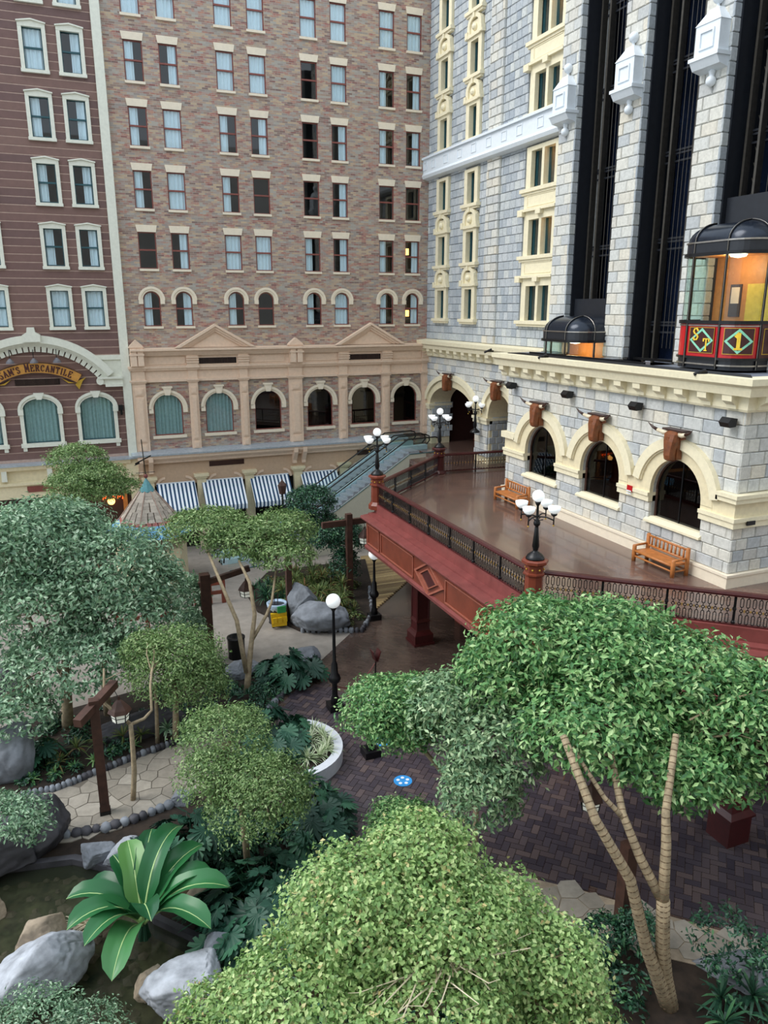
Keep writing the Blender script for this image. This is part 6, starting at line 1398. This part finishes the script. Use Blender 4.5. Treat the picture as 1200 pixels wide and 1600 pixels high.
tree('round_bush', (2.3, 24.8, F), [([(2.2, 24.8, F), (2.3, 24.7, .4), (2.3, 24.6, 1.2)], (.12, .08)), ([(1.6, 24.9, F), (1.7, 24.9, 1.2)], (.08, .05))], [(2.38, 24.5, 1.77, 1.69, 1.5), (1.41, 24.8, 2.41, .86, .77), (2.9, 24.3, 1.2, 1.25, 1.1)], 16000, .12, M['leaf_fine'], 'bark', 'dense round green bush left of the island bed', 'bush', seed=4)
tree('round_bush', (3.2, 17.6, F), [([(3.2, 17.6, F), (3.1, 17.8, 1.4)], (.1, .06))], [(2.90, 18.5, 2.48, 1.29, .74), (3.38, 17.0, 1.46, 1.4, 1.17), (2.35, 17.5, 1.88, .9, .86), (3.9, 17.3, 1.2, 1.1, .9)], 20000, .10, M['leaf_fine'], 'bark', 'dense two lobed green bush above the dark monstera leaves', 'bush', seed=5)
BR = [(11.95, 11.6, 3.05, .95, .6), (11.0, 12.6, 3.35, .8, .5), (13.2, 11.3, 3.1, .9, .6), (10.46, 15.2, 5.37, 1.81, 1.08), (12.1, 14.3, 5.3, 1.9, 1.16), (13.1, 12.7, 4.88, 1.72, 1.22), (13.5, 11.6, 4.25, 1.34, 1.2), (10.69, 13.0, 4.13, 1.96, 1.07), (12.1, 11.8, 3.6, 1.6, .68), (9.37, 15.2, 4.5, 1.3, .96), (14.1, 11.3, 4.9, .95, .93), (11.6, 13.6, 4.9, 1.8, 1.1), (14.9, 10.9, 4.3, 1.1, 1.2)]
tree('broadleaf_tree', (10.79, 9.95, F), [([(10.79, 9.95, F), (10.35, 10.0, -.1), (10.11, 10.1, .54), (9.78, 10.4, 2.1), (9.16, 10.9, 3.4), (9.2, 12.2, 4.6)], (.17, .08)), ([(10.85, 9.95, F), (10.62, 10.0, -.3), (10.46, 10.0, .51), (10.38, 10.05, 1.7)], (.17, .14)), ([(10.38, 10.05, 1.65), (10.55, 10.3, 2.8), (10.64, 10.5, 3.41), (11.5, 11.3, 4.6)], (.12, .07)), ([(10.36, 10.1, 1.7), (10.07, 10.5, 2.49), (9.95, 11.0, 3.25), (10.3, 12.0, 4.2)], (.11, .07)), ([(10.0, 10.9, 3.1), (9.6, 11.2, 3.6), (9.3, 12, 4.4)], (.06, .04))],
     BR, 42000, .19, M['leaf_mid'], 'bark', 'largest green tree at right with three ringed pale trunks', seed=6, ntw=70, rings=True)
MP = [(8.08, 15.5, 3.71, 1.22, .98), (8.84, 14.5, 3.01, 1.43, 1.32), (8.23, 14.0, 2.22, 1.09, .96), (9.3, 15.2, 3.9, 1.1, .8)]
tree('weeping_tree', (8.6, 14.8, F), [([(8.6, 14.8, F), (8.6, 14.8, 2.6)], (.1, .06))], MP, 15000, .16, M['leaf_grey'], 'bark', 'paler drooping tree just left of the largest tree', seed=7)
tree('small_tree', (8.4, 15.0, F), [([(8.4, 15.0, F), (8.2, 15.3, 1.6), (7.3, 16.1, 2.9)], (.09, .05))], [(6.75, 16.5, 3.48, 1.2, .88), (7.6, 16.2, 3.55, 1.05, .85), (7.1, 16.3, 3.0, 1.1, .55)], 15000, .13, M['leaf_mid'], 'bark', 'small round crowned tree over the brick promenade', seed=8)
NR = [(5.0, 10.5, 4.05, 1.12, .7), (3.69, 10.2, 3.53, 1.43, 1.06), (5.8, 9.7, 2.75, 1.5, 1.1), (6.75, 8.8, 2.2, 1.1, 1.25), (2.64, 9.8, 2.85, 1.37, .5), (4.25, 8.8, 2.85, 1.5, .5), (1.36, 10.5, 2.0, .97, .35), (6.6, 8.2, 1.7, 1.15, .5), (4.9, 9.8, 3.4, 1.6, .9)]
tree('near_tree', (4.8, 9.2, F), [([(4.8, 9.2, F), (4.8, 9.2, 1), (4.6, 9.3, 2.4)], (.16, .1))], NR, 52000, .10, M['leaf_pale'], 'bark', 'pale green twiggy tree crown filling the bottom centre', seed=9, ntw=200, asp=.6)
bb_ = MB(); R = random.Random(8)
for k in range(46):
    a = R.uniform(0, 2*PI); l = R.uniform(.5, 1.5); p = Vector((4.7, 8.95, 3.0)); q = p+Vector((cos(a)*l, sin(a)*l*.7, R.uniform(.1, .5))); mid = p.lerp(q, .5)+Vector((R.uniform(-.2, .2), R.uniform(-.15, .15), .22)); bb_.tube([p, mid, q, q+Vector((R.uniform(-.3, .3), R.uniform(-.2, .2), .05))], [.02, .014, .009, .004], 4, False)
nt = [o for o in COL.objects if o.name.startswith('near_tree')][0]
bb_.build('bare_twig', M['hornpale'], nt)['kind'] = 'stuff'
tree('low_bush', (-1.6, 12.9, F), [], [(-1.93, 13.0, .5, 1.1, .45), (-.96, 12.6, .3, .9, .35), (-2.8, 13.2, .3, 1, .4)], 7000, .09, M['leaf_blue'], 'bark', 'low grey green bush in the bottom left corner', 'bush', seed=10, ntw=0)
tree('trailing_bush', (-2.3, 19.6, .2), [], [(-2.42, 19.6, .75, .95, .4), (-2.06, 19.3, .45, .6, .35), (-3, 19.9, .9, .8, .4)], 3000, .13, M['leaf_blue'], 'bark', 'trailing green bush on the dark rock ledge at left', 'bush', seed=11, ntw=0)
tree('dark_shrub', (11.6, 39.6, F), [([(11.6, 39.6, F), (11.6, 39.5, 2.2)], (.08, .05))], [(11.70, 39.5, 3.17, 1.49, .95), (10.97, 39.0, 1.72, 1.2, 1.4), (12.3, 39.3, 1.6, 1, 1.2)], 9000, .17, M['leaf_dark'], 'barkdark', 'dark shrub in front of the lower escalator', 'shrub', seed=12)
tree('dark_shrub', (12.8, 36.3, F), [([(12.9, 36.4, F), (12.8, 36.4, 1.6)], (.09, .06))], [(12.6, 36.5, 1.75, 1.2, 1.1), (12.4, 35.9, .5, .8, 1.1), (11.6, 36.3, 1.9, .9, .7)], 7000, .17, M['leaf_dark'], 'barkdark', 'dark shrub beside the boardwalk and timber beam', 'shrub', seed=13)
tree('low_bush', (7.1, 16.2, F), [], [(7.13, 16.6, -.1, .85, .7), (7.3, 15.8, .2, .8, .8), (6.6, 16, -.3, .7, .6)], 5000, .13, M['leaf_mid'], 'bark', 'low green bush below the small round crowned tree', 'bush', seed=14, ntw=0)
tree('low_bush', (12.6, 9.9, F), [], [(12.48, 10.2, -.2, .8, .7), (12.9, 9.0, -.2, .8, .8), (11.9, 9.7, -.6, .5, .5)], 1200, .14, M['leaf_dark'], 'bark', 'sparse dusty bush at the lower right edge', 'bush', seed=15, ntw=0)
tree('shade_shrub', (4.1, 31.4, F), [([(4.1, 31.5, F), (4.1, 31.4, 1.2)], (.08, .05))], [(3.95, 31.6, 1.5, .8, 1.1), (3.67, 30.8, .5, .75, .9)], 4500, .17, M['leaf_blue'], 'barkdark', 'bluish shrub left of the thick timber post', 'shrub', seed=16, ntw=10)
tree('undergrowth_shrub', (11.2, 12.3, F), [], [(11.0, 11.3, -.5, .55, .7), (10.3, 11.6, -.6, .6, .5)], 1800, .14, M['leaf_dark'], 'bark', 'dark undergrowth behind the ringed trunks', 'shrub', seed=17, ntw=0)
tree('slender_tree', (.54, 21.94, F), [([(.54, 21.94, F), (.66, 22.0, -.2), (.69, 22.1, .74), (.69, 22.2, 1.34)], (.085, .07)), ([(.69, 22.2, 1.3), (.3, 22.25, 1.75), (.02, 22.3, 2.1), (.04, 22.4, 2.5), (.1, 22.6, 3.1)], (.06, .03)), ([(.69, 22.2, 1.3), (1.1, 22.3, 1.35), (1.35, 22.4, 1.53), (1.4, 22.8, 2.2), (1.6, 23.6, 2.6)], (.055, .03)), ([(.05, 22.5, 2.75), (.6, 22.7, 2.85)], (.02, .012))],
     [(1.9, 24.0, 2.9, .5, .4)], 600, .12, M['leaf_fine'], 'bark', 'slender bare forked tree standing in the garden path', seed=18, ntw=4)
# ------------------------------------------------------------------ big leaved plants
def monstera_mesh():
    m = MB(); out = []; n = 46
    for i in range(n+1):
        a = -160+320*i/n; r = .5*(1-.25*abs(a)/160)*(1+.15*cos(rad(a))); 
        if i % 4 == 2 and 3 < i < n-3: r *= .55
        out.append((r*cos(rad(a))+.12, r*sin(rad(a))))
    vs = [(0, 0, .03)]+[(x, y, .04-.22*(x*x+y*y)) for x, y in out]; m.add(vs, [(0, i, i+1) for i in range(1, n+1)])
    me = bpy.data.meshes.new('monstera_leaf'); me.from_pydata(m.v, [], m.f); me.materials.append(M['monstera']); return me
MLM = monstera_mesh()
def monstera(x, y, rx, ry, h, n, lab, seed, s=1.0):
    R = random.Random(seed); g = empty('monstera_plant', (x, y, F), lab, 'plant'); st = MB()
    for i in range(n):
        a = R.uniform(0, 2*PI); q = math.sqrt(R.random()); px, py = q*rx*cos(a), q*ry*sin(a); pz = h*(1-.5*q*q)*R.uniform(.5, 1.0)
        o = link('leaf', MLM, g); o.location = (px, py, pz); sc = s*R.uniform(.6, 1.0); o.scale = (sc, sc, sc)
        o.rotation_euler = (R.uniform(-.5, .5), R.uniform(.2, .9), math.atan2(py, px)+R.uniform(-.9, .9)-.4)
        st.tube([(px*.3, py*.3, 0), (px*.6, py*.6, pz*.7), (px, py, pz)], .012, 4, False)
    o = st.build('stem', M['leaf_dark'], g, local=True); o['kind'] = 'stuff'
monstera(1.9, 18.9, 1.5, 1.0, 1.2, 85, 'monstera clump on the pond bank below the garden path', 1, .95)
monstera(3.2, 15.6, 1.7, 1.6, 1.4, 150, 'large dark monstera clump below the two lobed bush', 2, 1.05)
monstera(7.1, 27.7, 1.3, .9, 1.4, 45, 'monstera clump on the island bed by the tall lamp post', 3, 1.0)
monstera(5.2, 22.9, 1.2, 1.3, 1.6, 70, 'monstera clump behind the curved white kerb', 4, .95)
monstera(-2.0, 25.0, .8, .5, 1.0, 14, 'pale monstera leaves near the upright rock at left', 5, .8)
monstera(5.4, 18.6, .9, 1.5, 1.1, 60, 'dark monstera clump between the white kerb and the bottom trees', 6, .95)
monstera(1.9, 13.1, 1.0, .6, .8, 18, 'small monstera leaves beside the rounded boulder', 7, .6)
def spiky(x, y, z, n, L, mat, lab, seed, name='spiky_plant', heads=((0, 0, 0),), w=.05):
    R = random.Random(seed); g = empty(name, (x, y, z), lab, 'plant')
    for hx, hy, hz in heads:
        m = MB()
        if hz > .3: m.tube([(hx, hy, 0), (hx, hy, hz)], .03, 5)
        for i in range(n):
            a = R.uniform(0, 2*PI); e = R.uniform(.25, 1.35); l = L*R.uniform(.7, 1.1); ux, uy = cos(a), sin(a); vx, vy = -uy, ux; P = []
            for t, ww in ((0, .6), (.35, 1), (.7, .8), (1, .08)):
                d = l*t; xx = d*cos(e); zz = d*sin(e)-.5*l*t*t*(1.3-e*.6); P += [(hx+ux*xx+vx*w*ww/2, hy+uy*xx+vy*w*ww/2, hz+.05+zz), (hx+ux*xx-vx*w*ww/2, hy+uy*xx-vy*w*ww/2, hz+.05+zz)]
            m.add(P, [(0, 1, 3, 2), (2, 3, 5, 4), (4, 5, 7, 6)])
        o = m.build('leaf_rosette', M[mat], g, local=True); o['kind'] = 'stuff'
R = random.Random(3)
spiky(10.6, 34.3, F+.1, 34, .75, 'dracaena', 'reddish spiky plants filling the front of the bed behind the grey boulder', 1, heads=[(R.uniform(-1.5, 1.6), R.uniform(-1.6, 1.2), R.uniform(.1, .9)) for k in range(22)])
spiky(11.6, 37.6, F+.1, 34, .8, 'dracaena', 'olive spiky plants at the back of the bed near the dark shrub', 2, heads=[(R.uniform(-2.6, 1.6), R.uniform(-1.6, 1.6), R.uniform(.1, .8)) for k in range(22)])
spiky(8.3, 36.6, F+.1, 30, .8, 'leaf_dark', 'dark spiky plants behind the janitor cart', 3, heads=[(R.uniform(-.5, 1), R.uniform(-1.0, 1.6), R.uniform(.1, .6)) for k in range(10)])
spiky(6.2, 22.4, F+.38, 40, .7, 'spider', 'white striped grassy plants inside the curved kerb', 4, heads=[(.75*cos(rad(a)), .9*sin(rad(a))-.1, .0) for a in (-100, -70, -40, -10, 20, 50)]+[(-.2, -.9, 0), (.2, .1, 0)], w=.035)
spiky(.2, 24.9, F+.1, 30, .6, 'dracaena', 'green spiky plants behind the garden path, left of the slender tree', 5, heads=[(-1.2, .1, .3), (-.5, .4, .2), (.3, .2, .35), (-2, .2, .4), (-1.8, -.3, .1), (.9, .3, .2)])
spiky(2.0, 23.5+1.6, F+.1, 26, .55, 'leaf_blue', 'pale blue green aloe rosettes at the corner of the garden path', 6, heads=[(0, 0, .3), (.6, .0, .2), (.3, -.35, .15)], w=.08)
spiky(6.2, 26.4, F+.1, 30, .5, 'leaf_dark', 'tuft of narrow leaves at the front of the island bed', 7, heads=[(0, 0, 0), (-.5, -.3, .1), (-1, .3, .2), (.4, .6, .2), (-1.6, .2, .3), (-1.2, -.5, .1)])
spiky(5.6, 20.0, F+.1, 30, .7, 'leaf_dark', 'dark rosette with long leaves in front of the white kerb', 8, heads=[(0, 0, .5), (.4, -.7, .3), (-.4, -1.5, .5), (.3, -2.2, .3), (-.8, -2.5, .2)], w=.08)
spiky(11.9, 9.6, F+.05, 30, .8, 'leaf_dark', 'dusty spiky plants right of the ringed trunk foot', 9, heads=[(0, 0, .1), (.6, -.3, .2), (-.4, -.5, .1), (1.2, .1, .1), (.5, -1, .1)], w=.07)
spiky(-.9, 23.9+.9, F+.1, 24, .4, 'leaf_mid', 'bright low ferns along the stone edging of the path', 10, heads=[(-.8, -.6, 0), (-.2, -.5, 0), (.4, -.3, 0), (1.0, -.1, 0), (-1.5, -.7, 0), (1.7, .1, 0)], w=.06)
# ground covering leaves over the beds
def carpet(poly, n, mat, lab, seed, h=.35, size=.16):
    R = random.Random(seed); g = empty('ground_cover', (sum(p[0] for p in poly)/len(poly), sum(p[1] for p in poly)/len(poly), F), lab, 'ground cover'); lob = []
    xs = [p[0] for p in poly]; ys = [p[1] for p in poly]
    while len(lob) < 60:
        x, y = R.uniform(min(xs), max(xs)), R.uniform(min(ys), max(ys))
        if inpoly(x, y, poly) and not inpoly(x, y, POND): lob.append((x, y, F+.1, R.uniform(.25, .55), R.uniform(.2, h)))
    o = leaves_mesh('leaves', lob, n, size, M[mat], g, seed)
carpet([(2.4, 12.8), (8.5, 10), (9.5, 13.3), (7.5, 15.3), (5, 16.8), (4.6, 20), (2.5, 21.2), (2.2, 17), (2.6, 15)], 15000, 'leaf_dark', 'dark leafy ground cover under the bottom trees', 31, .8)
carpet([(-3.5, 24), (-1.8, 23.8), (2.5, 25.3), (5, 25.3), (7.8, 28.3), (4.6, 30), (-3, 27.5)], 9000, 'leaf_dark', 'dark leafy ground cover on the island bed', 32, .45)
carpet([(9, 32.8), (11.5, 31.8), (14.8, 40.5), (9.5, 40.5), (7.8, 36)], 7000, 'dracaena', 'mixed low planting on the bed behind the boulder', 33, .4)
carpet([(9.3, 12.6), (14, 7), (10, 6), (4, 6), (-1, 10), (0, 12.4), (5, 12)], 9000, 'leaf_dark', 'dark ground cover round the foot of the ringed tree', 34, .5)
# ------------------------------------------------------------------ banana plant and driftwood
def banana_leaf(L, w, seed):
    R = random.Random(seed); n = 12; m = MB(); rib = MB(); vs = []; pts = []
    droop = R.uniform(.75, 1.25); e0 = R.uniform(.75, 1.25)
    x = z = 0; e = e0
    for i in range(n+1):
        t = i/n; pts.append((x, z)); x += L/n*cos(e); z += L/n*sin(e); e -= droop*2.0/n*(1 if t > .25 else .35)
        ww = w*min(1, (t-.16)/.16)**.6*max(0, 1-((t-.5)/.5)**6*.98)**.5 if t > .16 else .0
        if t > .8: ww = w*(1-(t-.8)/.2)**.5
        px, pz = pts[-1]; nx, nz = -sin(e), cos(e)
        wob = 1+.06*R.uniform(-1, 1)
        for s in (-1, -.5, 0, .5, 1): vs.append((px+nx*.10*abs(s)*ww*1.6, s*ww/2*wob, pz+nz*.22*abs(s)*ww*1.2+.0))
    fs = [(i*5+j, i*5+j+1, (i+1)*5+j+1, (i+1)*5+j) for i in range(2, n) for j in range(4)]
    m.add(vs, fs); rib.tube([(p[0], 0, p[1]) for p in pts], [.035*(1-.8*i/n) for i in range(n+1)], 5)
    return m, rib
bp = empty('banana_plant', (.35, 16.3, F), 'banana plant with long bright leaves beside the pond', 'plant')
BL = [(95, 2.2, .62, 1), (55, 2.9, .6, 2), (30, 2.4, .6, 3), (130, 2.0, .6, 4), (165, 2.2, .6, 5), (200, 2.3, .6, 6), (250, 2.6, .68, 7), (275, 2.4, .6, 8), (310, 2.6, .62, 9), (345, 2.6, .66, 10), (5, 2.2, .6, 11), (225, 2.3, .55, 12), (75, 2.5, .5, 13), (110, 2.0, .5, 14)]
for k, (a, L, w, s_) in enumerate(BL):
    m, rib = banana_leaf(L, w, s_); 
    for q in (m, rib): q.v = [(x*cos(rad(a))-y*sin(rad(a)), x*sin(rad(a))+y*cos(rad(a)), z+.35) for x, y, z in q.v]
    lf = m.build('leaf', M['banana'], bp, True, local=True); rib.build('midrib', M['midrib'], lf, True, local=True)
m = MB()
for a in range(0, 360, 72): m.tube([(.1*cos(rad(a)), .1*sin(rad(a)), 0), (.03, 0, .6)], [.07, .04], 7)
m.build('stem', M['leaf_dark'], bp, local=True)
dw = MB(); R = random.Random(4)
for k in range(26):
    a = R.uniform(2.2, 4.4); p = Vector((-.7, 16.9, F+.25)); q = p+Vector((cos(a)*R.uniform(.5, 1.2), sin(a)*R.uniform(.2, .8), R.uniform(-.1, .4))); dw.tube([p+Vector((R.uniform(-.2, .2), R.uniform(-.2, .2), 0)), p.lerp(q, .5)+Vector((0, 0, .06)), q], [.025, .018, .006], 5)
tag(dw.build('driftwood', M['hornpale'], loc=(-.7, 16.9, F)), 'tangle of pale dry twigs on the rock beside the banana plant', 'driftwood', kind='stuff')
